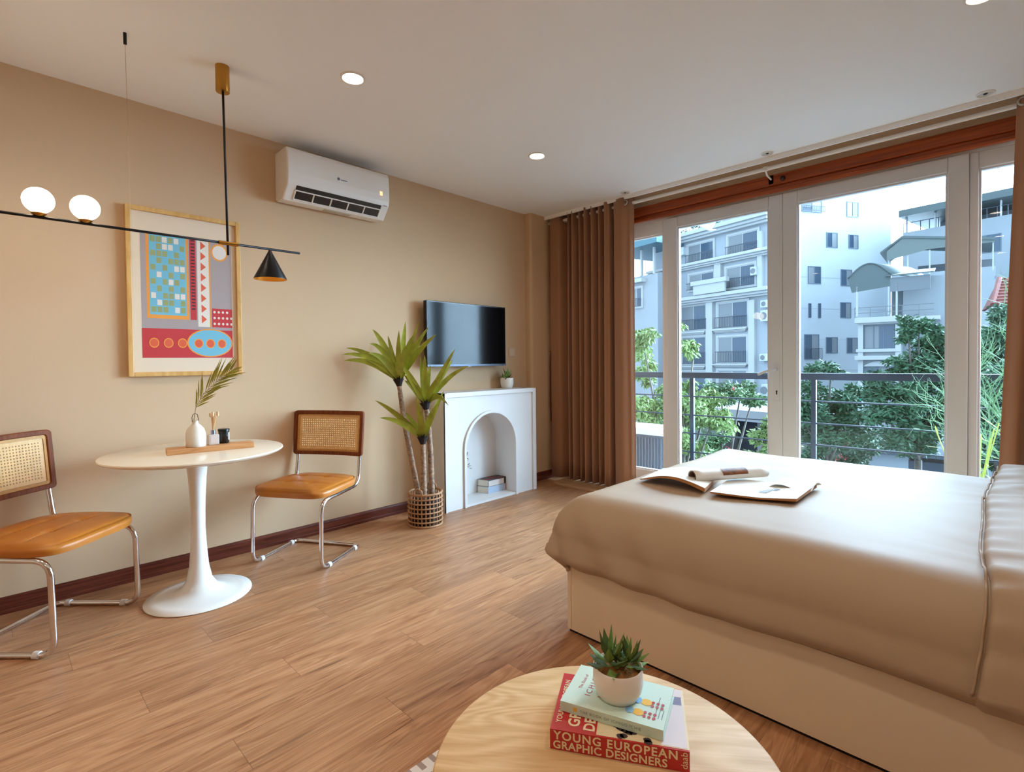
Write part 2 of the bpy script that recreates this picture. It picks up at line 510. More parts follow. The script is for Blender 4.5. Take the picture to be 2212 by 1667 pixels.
# ------------------------------------------------------------------ bar lamp
YB, ZB = 2.87, 1.843
t = thing('pendant_lamp', 'long black bar pendant lamp with two glowing globes and a black cone shade', 'pendant lamp', (.868, YB, HC))
bm = new(); lathe(bm, [(.031, -.129), (.032, -.126), (.032, 0)], (.868, YB, HC), 32); obj('canopy', bm, BRASS, t, smooth='auto')
bm = new(); tube(bm, [(.869, YB, HC-.125), (.873, YB, 2.2), (.877, YB, 1.785)], .0058, 10); obj('stem', bm, BLACK, t, smooth=True)
bm = new(); tube(bm, [(-.40, YB, ZB-.006), (.4, YB, ZB-.001), (1.245, YB, ZB+.004)], .0062, 10); obj('bar', bm, BLACK, t, smooth=True)
bm = new(); tube(bm, [(.835, YB, ZB+.001), (.925, YB, ZB+.002)], .0105, 16); obj('joint', bm, BRASS, t, smooth='auto')
GLOBE = mat('globe_glow', C(255, 244, 226), .3, emit=((1, .87, .66, 1), 8))
for gx in (.167, .316):
    bm = new(); lathe(bm, [(.012, 0), (.022, .006), (.026, .012), (.018, .016)], (gx, YB, ZB+.001), 20); k = obj('socket', bm, BRASS, t, smooth='auto')
    bm = new(); bmesh.ops.create_uvsphere(bm, u_segments=32, v_segments=20, radius=.052); bm.transform(Matrix.Translation((gx, YB, ZB+.066))); obj('globe', bm, GLOBE, t, smooth=True)
bm = new(); lathe(bm, [(.082, -.158), (.0825, -.155), (.010, -.012), (.006, 0)], (1.084, YB, ZB), 40, False, True); cs = obj('cone_shade', bm, BLACK, t, smooth='auto')
bm = new(); lathe(bm, [(.0815, -.1575), (.0805, -.155), (.009, -.016)], (1.084, YB, ZB), 40, False, True); obj('shade_lining', bm, BRASSIN, cs, smooth='auto')
bm = new(); bmesh.ops.create_uvsphere(bm, u_segments=16, v_segments=12, radius=.02); bm.transform(Matrix.Translation((1.084, YB, ZB-.10))); obj('bulb', bm, GLOBE, cs, smooth=True)
hk = P(268, 75, Z=HC)
bm = new(); tube(bm, [(hk.x, YB+.02, HC), (hk.x, YB+.02, HC-.05)], .007, 10); obj('ceiling_hook', bm, BLACK, t, smooth='auto')
bm = new(); tube(bm, [(hk.x, YB+.02, HC-.05), (hk.x+.003, YB, ZB)], .0009, 6); obj('suspension_wire', bm, mat('thin_wire', C(176, 150, 116), .5, .2), t)

# ------------------------------------------------------------------ framed print
px0, px1, pz0, pz1 = .562, 1.160, 1.164, 2.137
t = thing('framed_print', 'tall framed colourful abstract print in a pale wood frame on the left wall', 'picture', ((px0+px1)/2, YA, pz0))
fw = .026
bm = new()
for lo, hi in (((px0, YA-.034, pz0), (px0+fw, YA, pz1)), ((px1-fw, YA-.034, pz0), (px1, YA, pz1)), ((px0+fw, YA-.034, pz1-fw), (px1-fw, YA, pz1)), ((px0+fw, YA-.034, pz0), (px1-fw, YA, pz0+fw))):
    box(bm, lo, hi)
obj('frame', bm, FRAMEW, t, bevel=.003)
boxo('mount', (px0+fw, YA-.014, pz0+fw), (px1-fw, YA-.006, pz1-fw), mat('mount_card', C(222, 202, 176), .8), t)
ax0, ax1, az0, az1 = px0+.070, px1-.052, pz0+.108, pz1-.135
AW, AH = ax1-ax0, az1-az0
yp = YA-.0145


def art_poly(bm, pts, k, mi):
    f = bm.faces.new([bm.verts.new((ax0+AW*x, yp-.0004*k, az0+AH*z)) for x, z in pts]); f.material_index = mi


AM = [mat('ink_%s' % nm, c, .7) for nm, c in (('grey', C(164, 150, 148)), ('blue', C(112, 178, 200)), ('red', C(190, 52, 54)), ('orange', C(230, 150, 60)), ('sage', C(150, 156, 104)), ('white', C(222, 212, 200)), ('dark', C(48, 42, 50)), ('vermilion', C(216, 92, 60)))]
bm = new()
def rect(x0, z0, x1, z1): return [(x0, z0), (x1, z0), (x1, z1), (x0, z1)]
def disc(cx, cz, rx, rz, n=28): return [(cx+rx*cos(2*PI*k/n), cz+rz*sin(2*PI*k/n)) for k in range(n)]
art_poly(bm, rect(0, 0, 1, 1), 0, 0)
art_poly(bm, rect(0, 0, 1, .235), 1, 2)
art_poly(bm, rect(.055, .315, .50, .985), 1, 3)
art_poly(bm, rect(.085, .345, .475, .985), 2, 1)
for i in range(6):                      # plain block pattern in the blue field
    for j in range(11):
        if (i+j) % 2 == 0 or random.random() < .35:
            x0, z0 = .10+.062*i, .365+.056*j
            art_poly(bm, rect(x0, z0, x0+.05, z0+.044), 3, 4 if random.random() < .72 else 5)
art_poly(bm, rect(.515, .315, .585, 1), 1, 2)
for k in range(22): art_poly(bm, rect(.53, .40+.027*k, .572, .411+.027*k), 2, 6)
art_poly(bm, rect(.60, .26, .735, 1), 1, 5)
for k in range(8):
    z = .29+.088*k
    art_poly(bm, [(.64, z), (.70, z+.035), (.64, z+.07)], 2, 7)
art_poly(bm, rect(.735, .26, .75, 1), 2, 3)
art_poly(bm, rect(.76, .26, 1, .42), 1, 2)
for k in range(14): art_poly(bm, disc(.79+.05*(k % 5), .29+.05*(k//5), .014, .011, 10), 2, 5)
art_poly(bm, disc(.86, .90, .10, .075), 1, 3); art_poly(bm, disc(.86, .90, .082, .06), 2, 5)
art_poly(bm, disc(.735, .125, .265, .12), 2, 3); art_poly(bm, disc(.735, .125, .25, .11), 3, 1)
for k, (x, z) in enumerate(((.12, .12), (.27, .12), (.42, .12), (.60, .12), (.735, .12), (.87, .12))):
    art_poly(bm, disc(x, z, .052, .04, 20), 4, 3); art_poly(bm, disc(x, z, .042, .032, 20), 5, 7)
obj('print', bm, AM, t)

# ------------------------------------------------------------------ air conditioner
ac0, ac1 = 1.398, 2.165
azb, azt = 2.318, 2.652
t = thing('air_conditioner', 'white wall mounted air conditioner with open black vent', 'air conditioner', ((ac0+ac1)/2, YA, azb))
prof = [(0, azb+.012), (.05, azb), (.118, azb+.002), (.193, azb+.092), (.202, azb+.125), (.205, azb+.17), (.200, azt-.03), (.186, azt-.004), (.17, azt), (0, azt)]
bm = new(); prism(bm, [(ac0, YA-d, z) for d, z in prof], (ac1-ac0, 0, 0)); obj('body', bm, WHITEP, t, bevel=.012, seg=3)
# outlet: dark slot on the lower front, vanes and flap
def acp(x, s):   # point along the curved lower front, s = 0 (bottom) .. 1 (top of the slot)
    a, b = V((0, .118, azb+.002)), V((0, .193, azb+.092))
    p = a.lerp(b, s); return V((x, YA-p.y-.0025, p.z))
bm = new(); x0, x1 = ac0+.065, ac1-.065
vs = [bm.verts.new(q) for q in (acp(x0, 0.16), acp(x1, .16), acp(x1, .97), acp(x0, .97))]; bm.faces.new(vs)
r_ = bmesh.ops.extrude_face_region(bm, geom=bm.faces[:]); bmesh.ops.translate(bm, vec=(0, .004, -.003), verts=[e for e in r_['geom'] if isinstance(e, bmesh.types.BMVert)])
vent = obj('vent', bm, BLACKP, t)
bm = new()
tube(bm, [acp(x0, .66)+V((0, -.004, 0)), acp(x1, .66)+V((0, -.004, 0))], .0045, 6)
tube(bm, [acp(x0, .12)+V((0, -.003, 0)), acp(x1, .12)+V((0, -.003, 0))], .005, 6)
obj('flap', bm, WHITEP, vent)
for k in range(6):
    xx = x0+(x1-x0)*(k+.0)/5
    bm = new(); tube(bm, [acp(xx, .14)+V((0, -.003, 0)), acp(xx, .64)+V((0, -.003, 0))], .005, 6); obj('vane', bm, WHITEP, vent)
xm = ac0+(ac1-ac0)*.47
bm = new(); box(bm, (ac0+.30, YA-.11, azb-.004), (ac0+.50, YA-.06, azb+.004)); obj('drain_tray', bm, mat('ac_tray', C(190, 178, 158), .5), t)
zz = azb+.19
lg = mat('logo_grey', C(92, 96, 112), .5)
bm = new(); lathe(bm, [(.010, 0), (.010, .001)], (0, 0, 0), 16); bm.transform(Matrix.Translation((ac0+.355, YA-.2055, zz+.01)) @ Matrix.Rotation(PI/2, 4, 'X'))
box(bm, (ac0+.372, YA-.2062, zz+.004), (ac0+.42, YA-.2048, zz+.009)); obj('logo', bm, lg, t)
boxo('display', (ac1-.085, YA-.2065, zz-.03), (ac1-.062, YA-.2045, zz+.0), mat('ac_display', C(235, 150, 90), .4, emit=((1, .5, .25, 1), .8)), t)
boxo('badge', (ac1-.055, YA-.203, azb+.088), (ac1-.025, YA-.2005, azb+.092), lg, t)

# ------------------------------------------------------------------ television
tx0, tx1, tz0, tz1, ty = 2.567, 3.492, 1.194, 1.749, 3.49
t = thing('television', 'flat black television mounted on the wall above the white mantel', 'television', ((tx0+tx1)/2, YA, tz0))
boxo('casing', (tx0, ty, tz0), (tx1, ty+.045, tz1), BLACKP, t, bevel=.004)
SCR = mat('tv_screen', C(5, 6, 8), .10, spec=.19)
boxo('screen', (tx0+.010, ty-.0015, tz0+.018), (tx1-.010, ty+.001, tz1-.010), SCR, t)
boxo('lower_bezel', (tx0+.002, ty-.003, tz0+.001), (tx1-.002, ty+.001, tz0+.016), mat('bezel_grey', C(70, 76, 90), .3, .6), t)
boxo('wall_bracket', (tx0+.3, ty+.045, tz0+.15), (tx1-.3, YA-.001, tz1-.15), BLACK, t)
boxo('sensor', ((tx0+tx1)/2-.02, ty-.004, tz0-.006), ((tx0+tx1)/2+.02, ty+.01, tz0+.002), mat('sensor_grey', C(180, 180, 184), .4), t)

# ------------------------------------------------------------------ arched mantel
mx0, mx1, my, mz = 2.59, 3.70, 3.295, .975
ncx, nr, nsp = 3.117, .300, .482
t = thing('mantel_cabinet', 'white false fireplace mantel with an arched niche', 'fireplace mantel', ((mx0+mx1)/2, YA, 0))


def arch(cx, r, spring, z0, n=24):
    return [(cx-r, z0)]+[(cx-r*cos(PI*k/n), spring+r*sin(PI*k/n)) for k in range(n+1)]+[(cx+r, z0)]


bm = new()
yi = my+.012           # field panel sits a little behind the edge trim
ao = arch(ncx, nr, nsp, .0)
# front field with the arch cut out: columns of quads
outer = []
n_ = len(ao)
fl, fr, ft = mx0+.001, mx1-.001, mz-.001
def ring_pt(p):
    x, z = p
    if z <= nsp+1e-6: return (fl if x < ncx else fr, z)
    dx, dz = x-ncx, z-nsp
    k = min(((fr-ncx) if dx > 0 else (ncx-fl))/max(abs(dx), 1e-6), (ft-nsp)/max(dz, 1e-6))
    return (ncx+dx*k, nsp+dz*k)
a_ = [bm.verts.new((x, yi, z)) for x, z in ao]
b_ = [bm.verts.new((ring_pt(p)[0], yi, ring_pt(p)[1])) for p in ao]
for i in range(n_-1): bm.faces.new((a_[i], b_[i], b_[i+1], a_[i+1]))
for cx_ in (fl, fr):   # fill the two top corners
    pts = sorted([v for v in b_ if abs(v.co.z-ft) < 1e-4 or abs(v.co.x-cx_) < 1e-4], key=lambda v: v.co.z)
    side = [v for v in b_ if abs(v.co.x-cx_) < 1e-4 and v.co.z > nsp-.001]; top = [v for v in b_ if abs(v.co.z-ft) < 1e-4]
    s_ = max(side, key=lambda v: v.co.z); q_ = min(top, key=lambda v: abs(v.co.x-cx_))
    if s_ is not q_: bm.faces.new((s_, bm.verts.new((cx_, yi, ft)), q_))
# sides, top
for lo, hi in (((mx0, my, 0), (mx0+.02, YA-.002, mz)), ((mx1-.02, my, 0), (mx1, YA-.002, mz)), ((mx0, my, mz-.022), (mx1, YA-.002, mz))): box(bm, lo, hi)
obj('surround', bm, WHITEM, t)
bm = new()             # raised edge along the sides and the top of the front
for lo, hi in (((mx0, my-.004, 0), (mx0+.02, my+.014, mz)), ((mx1-.045, my-.002, 0), (mx1, my+.014, mz)), ((mx0+.02, my-.004, mz-.036), (mx1-.045, my+.014, mz+.002))): box(bm, lo, hi)
obj('edge_trim', bm, WHITEM, t, bevel=.002)
bm = new()             # niche lining: swept arch, back and floor
a2 = arch(ncx, nr, nsp, .0); yb2 = YA-.03
f_ = [bm.verts.new((x, yi, z)) for x, z in a2]; g_ = [bm.verts.new((x, yb2, z)) for x, z in a2]
for i in range(len(a2)-1): bm.faces.new((f_[i], g_[i], g_[i+1], f_[i+1]))
bm.faces.new(g_)
obj('niche', bm, WHITEM, t, smooth='auto')
boxo('niche_floor', (ncx-nr+.002, my+.004, .002), (ncx+nr-.002, yb2-.002, .022), WHITEM, t)
bm = new()             # arch trim
ai, ax_ = arch(ncx, nr-.001, nsp, .0), arch(ncx, nr+.022, nsp, .0)
for yy0, yy1 in ((my-.003, my+.012),):
    A = [bm.verts.new((x, yy0, z)) for x, z in ai]; B = [bm.verts.new((x, yy0, z)) for x, z in ax_]
    A2 = [bm.verts.new((x, yy1, z)) for x, z in ai]; B2 = [bm.verts.new((x, yy1, z)) for x, z in ax_]
    for i in range(len(ai)-1):
        bm.faces.new((A[i], B[i], B[i+1], A[i+1])); bm.faces.new((A[i], A[i+1], A2[i+1], A2[i])); bm.faces.new((B[i], B2[i], B2[i+1], B[i+1]))
obj('arch_trim', bm, WHITEM, t, smooth='auto')


# ------------------------------------------------------------------ books helper
def book(name, label, c, e1, e2, th, cover, pagem, group=None, spine=None):
    """c = lower corner at the spine's left end, e1 along the spine, e2 across, th thickness"""
    c, e1, e2 = V(c), V(e1), V(e2); up = V((0, 0, th))
    ang = math.atan2(e1.y, e1.x)
    t = thing(name, label, 'book', c+(e1+e2)/2, ang, group)
    a, b = e1.normalized(), e2.normalized(); k = .0022
    bm = new(); obox(bm, c, e1, e2, V((0, 0, k))); obox(bm, c+V((0, 0, th-k)), e1, e2, V((0, 0, k)))
    obox(bm, c+V((0, 0, k)), e1, b*k, V((0, 0, th-2*k)))
    obj('cover', bm, cover, t)
    bm = new(); obox(bm, c+a*.004+b*k+V((0, 0, k)), e1-a*.008, e2-b*(k+.005), V((0, 0, th-2*k))); obj('pages', bm, pagem, t)
    return t


PG = mat('book_pages', C(226, 216, 198), .8, var=.08, vscale=5, stretch=(2, 2, 300))
nb0 = V((3.192, 3.434, .022))
bk = book('book', 'thick pale blue book with an orange end lying at the bottom in the niche', nb0, (.262, -.008, 0), (-.035, .118, 0), .062, mat('cover_pale_blue', C(176, 194, 216), .4), PG, 'two books stacked in the niche')
bm = new(); obox(bm, nb0+V((.215, -.0085, 0)), (.046, -.0014, 0), (0, .003, 0), (0, 0, .062)); obj('orange_spine_end', bm, mat('cover_orange', C(204, 104, 64), .45), bk)
bk = book('book', 'dark covered book with red and white patches lying on the pale blue book', nb0+V((.002, .002, .062)), (.258, -.008, 0), (-.034, .116, 0), .062, mat('cover_dark', C(58, 48, 52), .4), PG, 'two books stacked in the niche')
bm = new(); q0 = nb0+V((.0, -.002, .062)); obox(bm, q0+V((.004, 0, .004)), (.19, -.006, 0), (0, .003, 0), (0, 0, .05)); obj('spine_panel', bm, mat('cover_offwhite', C(216, 208, 204), .45), bk)
bm = new()
for x_, y_, w_, h_ in ((.02, .02, .05, .03), (.10, .05, .06, .03), (.14, .015, .07, .02)): obox(bm, nb0+V((x_-.02, y_, .1242)), (w_, -.002, 0), (-.006, h_, 0), (0, 0, .0008))
obj('cover_patch', bm, mat('cover_crimson', C(150, 44, 50), .45), bk)

# small sprig in a slim bottle standing behind the left edge of the niche
t = thing('bud_vase', 'leafy green sprig peeking out behind the left edge of the mantel niche', 'vase with sprig', (2.87, 3.44, .022))
bm = new(); lathe(bm, [(.03, 0), (.034, .02), (.034, .12), (.014, .17), (.012, .22), (.015, .225)], (2.87, 3.44, .022), 20); obj('bottle', bm, WHITEC, t, smooth='auto')
SAGE = mat('sprig_leaf', C(74, 96, 66), .5, var=.2, vscale=30)
bm = new(); tube(bm, [(2.87, 3.44, .20), (2.885, 3.42, .32), (2.91, 3.40, .41), (2.915, 3.395, .45)], .0025, 6); tube(bm, [(2.88, 3.43, .28), (2.91, 3.40, .33), (2.925, 3.39, .31)], .002, 6); obj('stem', bm, SAGE, t)


def leafmesh(bm, base, tip, w, ctrl=None, n=6, fold=.25, side=None, sh=0, drop=1.0):
    """lance-shaped leaf from base to tip, bending through ctrl"""
    base, tip = V(base), V(tip); ctrl = V(ctrl) if ctrl is not None else (base+tip)/2
    ln = (tip-base).length; prev = None
    for i in range(n+1):
        s = i/n; p = base*(1-s)**2+ctrl*2*s*(1-s)+tip*s*s
        tg = (ctrl-base)*(1-s)+(tip-ctrl)*s
        if tg.length < 1e-6: tg = tip-base
        tg.normalize()
        sd = (side if side is not None else tg.cross(V((0, 0, 1))))
        if sd.length < 1e-4: sd = V((1, 0, 0))
        sd = (sd-tg*sd.dot(tg)).normalized(); nm = sd.cross(tg)
        ww = w*(min(1, .45+s*2.2))*(max(0, 1-s**2.6))**.8/2 if sh == 0 else w*sin(PI*min(.999, max(.03, s**.8)))/2
        a = bm.verts.new(p-sd*ww+nm*ww*fold); m_ = bm.verts.new(p); b = bm.verts.new(p+sd*ww+nm*ww*fold)
        if prev:
            bm.faces.new((prev[0], prev[1], m_, a)); bm.faces.new((prev[1], prev[2], b, m_))
        prev = (a, m_, b)


bm = new(); rnd = random.Random(3)
for p_ in ((2.905, 3.405, .40), (2.912, 3.397, .44), (2.90, 3.41, .37), (2.92, 3.392, .32), (2.915, 3.397, .33), (2.885, 3.425, .33), (2.89, 3.415, .35), (2.922, 3.39, .305)):
    for k in range(2):
        d_ = V((rnd.uniform(-.2, 1), rnd.uniform(-1, .2), rnd.uniform(-.7, .5))).normalized()*.032
        leafmesh(bm, p_, V(p_)+d_, .017, n=4, sh=1)
obj('leaves', bm, SAGE, t)

# ------------------------------------------------------------------ succulent pots
SUC = mat('succulent_green', C(112, 138, 66), .6, spec=.25, var=.3, vscale=30)
SUCD = mat('succulent_dark', C(76, 96, 54), .6, spec=.25, var=.3, vscale=30)


def succulent(label, c, rp, hp, spikes, s, group=None, moss=True, name='potted_succulent'):
    c = V(c); t = thing(name, label, 'potted plant', c, 0, group)
    bm = new(); lathe(bm, [(rp*.70, 0), (rp*.80, hp*.03), (rp*.95, hp*.25), (rp*1.02, hp*.5), (rp, hp*.97), (rp*.965, hp), (rp*.93, hp*.97), (rp*.9, hp*.72)], c, 40, True, True); obj('pot', bm, WHITEC, t, smooth='auto', ang=50)
    bm = new(); n = 16
    grid(bm, lambda u, v: c+V((rp*.92*v*cos(2*PI*u), rp*.92*v*sin(2*PI*u), hp*.86+(1-v*v)*hp*.10+noise.noise(V((u*9, v*7, 1)))*hp*.05)), 24, 6)
    obj('soil', bm, MOSS, t, smooth=True)
    r = random.Random(5); bms = [new(), new()]
    for (bx, by, bz, h, cnt, spread) in spikes:
        base = c+V((bx*s, by*s, hp*.88+bz*s))
        for k in range(cnt):
            f = k/cnt; a = k*2.4+r.random()*.4; el = 1.38-1.5*f*spread
            L = h*s*1.12*(1.0-.28*f)*(.85+.3*r.random())
            d = V((cos(a)*cos(el), sin(a)*cos(el), sin(el)))
            side = d.cross(V((0, 0, 1))).normalized() if abs(d.z) < .98 else V((1, 0, 0))
            b0 = base+d*.004+V((0, 0, .012*s*10*(1-f)))
            tip = b0+d*L; w = h*s*.34
            # thick fleshy blade: tapered four-sided spindle
            mid = b0+d*L*.5+V((0, 0, -.04*L)); nn = side.cross(d)
            bm = bms[k % 2]
            vb = bm.verts.new(b0); vt = bm.verts.new(tip)
            q = [bm.verts.new(mid+side*w*.5), bm.verts.new(mid+nn*w*.12), bm.verts.new(mid-side*w*.5), bm.verts.new(mid-nn*w*.32)]
            for i in range(4):
                bm.faces.new((vb, q[(i+1) % 4], q[i])); bm.faces.new((vt, q[i], q[(i+1) % 4]))
    obj('leaves', bms[0], SUC, t, smooth='auto'); obj('leaves', bms[1], SUCD, t, smooth='auto')
    return t


pm = P(1095, 826, Y=3.49)
succulent('small succulent in a white pot on the mantel below the television', (pm.x, 3.49, mz), .062, .10, [(0, 0, 0, 1.0, 7, .7), (-.5, -.1, 0, .75, 8, .9), (.4, .15, 0, .7, 7, .9)], .085)

# ------------------------------------------------------------------ wall switch, tieback
sw = P(1105.5, 761, Y=YA)
t = thing('wall_switch', 'square beige switch plate on the wall right of the television', 'switch', (sw.x, YA, sw.z-.043))
boxo('plate', (sw.x-.045, YA-.008, sw.z-.043), (sw.x+.045, YA, sw.z+.043), mat('switch_plate', C(206, 186, 164), .4), t, bevel=.003)
boxo('rocker', (sw.x-.022, YA-.011, sw.z-.03), (sw.x+.022, YA-.008, sw.z+.03), mat('switch_rocker', C(212, 194, 172), .4), t, bevel=.002)
tb = P(1188, 762, Y=3.5)
t = thing('curtain_tieback', 'brown tasselled curtain tieback hanging from a hook beside the left curtain', 'curtain tieback', (tb.x, 3.51, tb.z))
bm = new(); tube(bm, [(tb.x, 3.51, tb.z+.02), (tb.x, 3.488, tb.z+.02), (tb.x, 3.482, tb.z+.035)], .006, 8); obj('hook', bm, BRASS, t)
TBM = mat('tieback_cord', C(120, 72, 46), .8)
bm = new(); tube(bm, [(tb.x, 3.486, tb.z+.022), (tb.x-.012, 3.489, tb.z-.12), (tb.x-.016, 3.489, tb.z-.45), (tb.x, 3.489, tb.z-.72)], .008, 8)
tube(bm, [(tb.x, 3.486, tb.z+.022), (tb.x+.014, 3.489, tb.z-.12), (tb.x+.02, 3.489, tb.z-.45), (tb.x, 3.489, tb.z-.72)], .008, 8); obj('cord', bm, TBM, t, smooth=True)

# ------------------------------------------------------------------ curtains and rod
XR = 4.165; ZR = H0+.3463*XR
t = thing('curtain_rod', 'white curtain rod running along the window wall under the ceiling', 'curtain rod', (XR, 1.2, ZR))
bm = new(); tube(bm, [(XR, -1.3, ZR-.004), (XR, 3.505, ZR+.002)], .014, 16); obj('pole', bm, WHITEP, t, smooth='auto')
for yb_ in (1.355, -1.2, 3.0):
    bm = new(); tube(bm, [(XR, yb_, ZR-.012), (XR+.03, yb_, ZR-.04), (XB-.004, yb_, ZR-.052)], .007, 8); box(bm, (XB-.045, yb_-.018, ZR-.085), (XB-.04, yb_+.018, ZR-.02)); lathe(bm, [(.019, -.014), (.019, .014)], (XR, yb_, ZR), 16); obj('bracket', bm, WHITEP, t)


def curtain(label, nodes, name='curtain', zt=2.716, zb=.036, eye=(), lean=0):
    """nodes = list of (y, x) at the top; folds hang down"""
    t = thing(name, label, 'curtain', (XR, sum(a for a, b in nodes)/len(nodes), zb), 0, 'brown curtains')
    pts = []
    m = len(nodes)
    for i in range(m-1):            # smooth (cosine-like) path through the nodes
        (y0, x0), (y1, x1) = nodes[i], nodes[i+1]
        for k in range(8):
            s = k/8; e = (1-cos(PI*s))/2
            pts.append((y0+(y1-y0)*s, x0+(x1-x0)*e))
    pts.append(nodes[-1])
    bm = new(); nz = 16; N = len(pts)-1

    def fn(u, v):
        i = round(u*N); y, x = pts[i]; z = zt+(zb-zt)*v
        w = noise.noise(V((y*5, 0, z*.9)))*.012*v; x2 = XR+(x-XR)*(1-.12*v*sin(y*31))+w
        return V((x2, y+lean*v+noise.noise(V((y*3, 7, z*.7)))*.012*v, z))
    grid(bm, fn, N, nz)
    c = obj('fabric', bm, CURT, t, smooth=True, solid=.004)
    for y, x in eye:
        bm = new(); ring = [(x+.0, y+.021*cos(a), ZR+.021*sin(a)) for a in [2*PI*k/20 for k in range(20)]]
        tube(bm, ring, .0055, 8, closed=True); obj('eyelet', bm, STEEL, t, smooth=True)
    return t


nodes = [(3.503, 4.315), (3.497, 4.20), (3.44, 4.115), (3.33, 4.105), (3.275, 4.215), (3.235, 4.225)]
y = 3.225; k = 0
nodes += [(3.205, 4.10)]
while y > 2.76:
    y -= .033+.012*((k*7) % 3)/2; k += 1
    nodes.append((y, 4.24 if k % 2 else 4.085+.012*((k*5) % 3)))
if len(nodes) % 2: nodes.append((y-.035, 4.11))
nodes += [(2.715, 4.225), (2.66, 4.105), (2.58, 4.09), (2.515, 4.125), (2.49, 4.17)]
curtain('left brown eyelet curtain gathered in deep folds beside the mantel', nodes, eye=((3.28, 4.17), (2.545, 4.105), (3.475, 4.19)))
nodes = [(-.005, 4.13), (-.07, 4.10), (-.14, 4.22), (-.20, 4.23), (-.27, 4.10), (-.33, 4.22), (-.40, 4.10), (-.47, 4.22), (-.54, 4.10), (-.62, 4.22), (-.7, 4.12)]
curtain('right brown curtain cut by the right edge of the photo behind the bed', nodes, eye=((-.03, 4.12),), lean=.075)

# small black catch on the lintel
bp = P(1690, 384, X=4.27)
bm = new(); bmesh.ops.create_uvsphere(bm, u_segments=16, v_segments=10, radius=.018); bm.transform(Matrix.Translation((XB-.05, bp.y, bp.z))); box(bm, (XB-.05, bp.y-.01, bp.z-.012), (XB-.0455, bp.y+.01, bp.z+.012))
tag(obj('door_sensor', bm, BLACKP, smooth='auto'), 'small black knob on the timber lintel above the doors', 'sensor')

# ------------------------------------------------------------------ dining table
tc = V((.775, 3.104, 0))
t = thing('dining_table', 'round white pedestal dining table against the left wall', 'table', tc)
bm = new(); lathe(bm, [(.245, 0), (.249, .004), (.247, .009), (.20, .016), (.13, .028), (.085, .05), (.060, .09), (.046, .16), (.038, .26), (.0335, .36), (.034, .44), (.037, .53), (.043, .63), (.050, .70), (.058, .742)], tc, 56, True, True); obj('pedestal', bm, WHITEL, t, smooth='auto', ang=60)
bm = new(); lathe(bm, [(.30, .742), (.385, .748), (.412, .757), (.42, .766), (.418, .7715), (.412, .773)], tc, 80, True, True); obj('tabletop', bm, mat('cream_tabletop', C(238, 226, 204), .16, spec=.5, var=.015, vscale=6), t, smooth='auto', ang=50)
zt = .773
# serving board
bd = [V((.627, 3.040, zt)), V((1.015, 2.975, zt)), ]
e1 = (bd[1]-bd[0]); pn = V((-e1.y, e1.x, 0)).normalized()*.115
e1 = e1.normalized()*.40
mwb = Matrix.Translation(bd[0]+e1/2+pn/2) @ Matrix.Rotation(math.atan2(e1.y, e1.x), 4, 'Z')
bm = new(); obox(bm, bd[0], e1, pn, (0, 0, .026)); tag(obj('serving_board', bm, BOARDW, mw=mwb, bevel=.003), 'narrow wooden serving board lying on the round white table', 'board')
zs = zt+.026
vc = V((.765, 3.075, zs))
t = thing('vase', 'small cream bottle vase with a wire loop on the serving board', 'vase', vc)
bm = new(); lathe(bm, [(.043, 0), (.046, .004), (.0465, .04), (.046, .07), (.040, .092), (.026, .110), (.014, .121), (.013, .134), (.015, .137), (.012, .136), (.010, .12)], vc, 40, True, True); obj('body', bm, VASEC, t, smooth='auto', ang=60)
bm = new(); vz = vc+V((0, 0, .134)); tube(bm, [vz+V((-.014, 0, -.004)), vz+V((-.015, 0, .02)), vz+V((-.010, 0, .036)), vz+V((0, 0, .040)), vz+V((.010, 0, .034)), vz+V((.014, 0, .016)), vz+V((.014, 0, -.004))], .0016, 6); obj('wire_loop', bm, BLACK, t, smooth=True)
# palm frond in the vase
fb = vz+V((.004, -.002, -.08)); 
fpix = [(419, 905), (423, 880), (440, 850), (470, 822), (500, 800)]
fdep = (vc-O).dot(FW)
fp = [fb]+[P(u, v, D=fdep-.01*i) for i, (u, v) in enumerate(fpix)]
t = thing('palm_frond', 'single green palm frond leaning right out of the cream vase', 'palm leaf', fb)
FROND = mat('frond_green', C(152, 150, 54), .5, var=.25, vscale=30)
bm = new(); tube(bm, fp, [.0016, .0016, .0016, .0014, .001, .0006], 6); obj('stalk', bm, mat('frond_stalk', C(124, 112, 70), .6), t)
bm = new(); rnd = random.Random(8)
def along(pts, s):
    x = s*(len(pts)-1); i = min(int(x), len(pts)-2); return pts[i].lerp(pts[i+1], x-i), (pts[i+1]-pts[i]).normalized()
for k in range(17):
    s = .40+.59*k/16; p, d = along(fp, s)
    for sg in (-1, 1):
        lat = (RT*.6*sg + UP*(-.5*sg)).normalized()
        L = (.06+.085*sin(PI*min(1, (s-.3)/.75)))*(.8+.4*rnd.random())
        dirv = (d*1.0+lat*(.80-.45*s)+FW*rnd.uniform(-.25, .25)).normalized()
        leafmesh(bm, p, p+dirv*L, .0085, ctrl=p+dirv*L*.5+V((0, 0, .006)), n=4, fold=.2, side=FW.cross(dirv), sh=1)
obj('leaflets', bm, FROND, t)
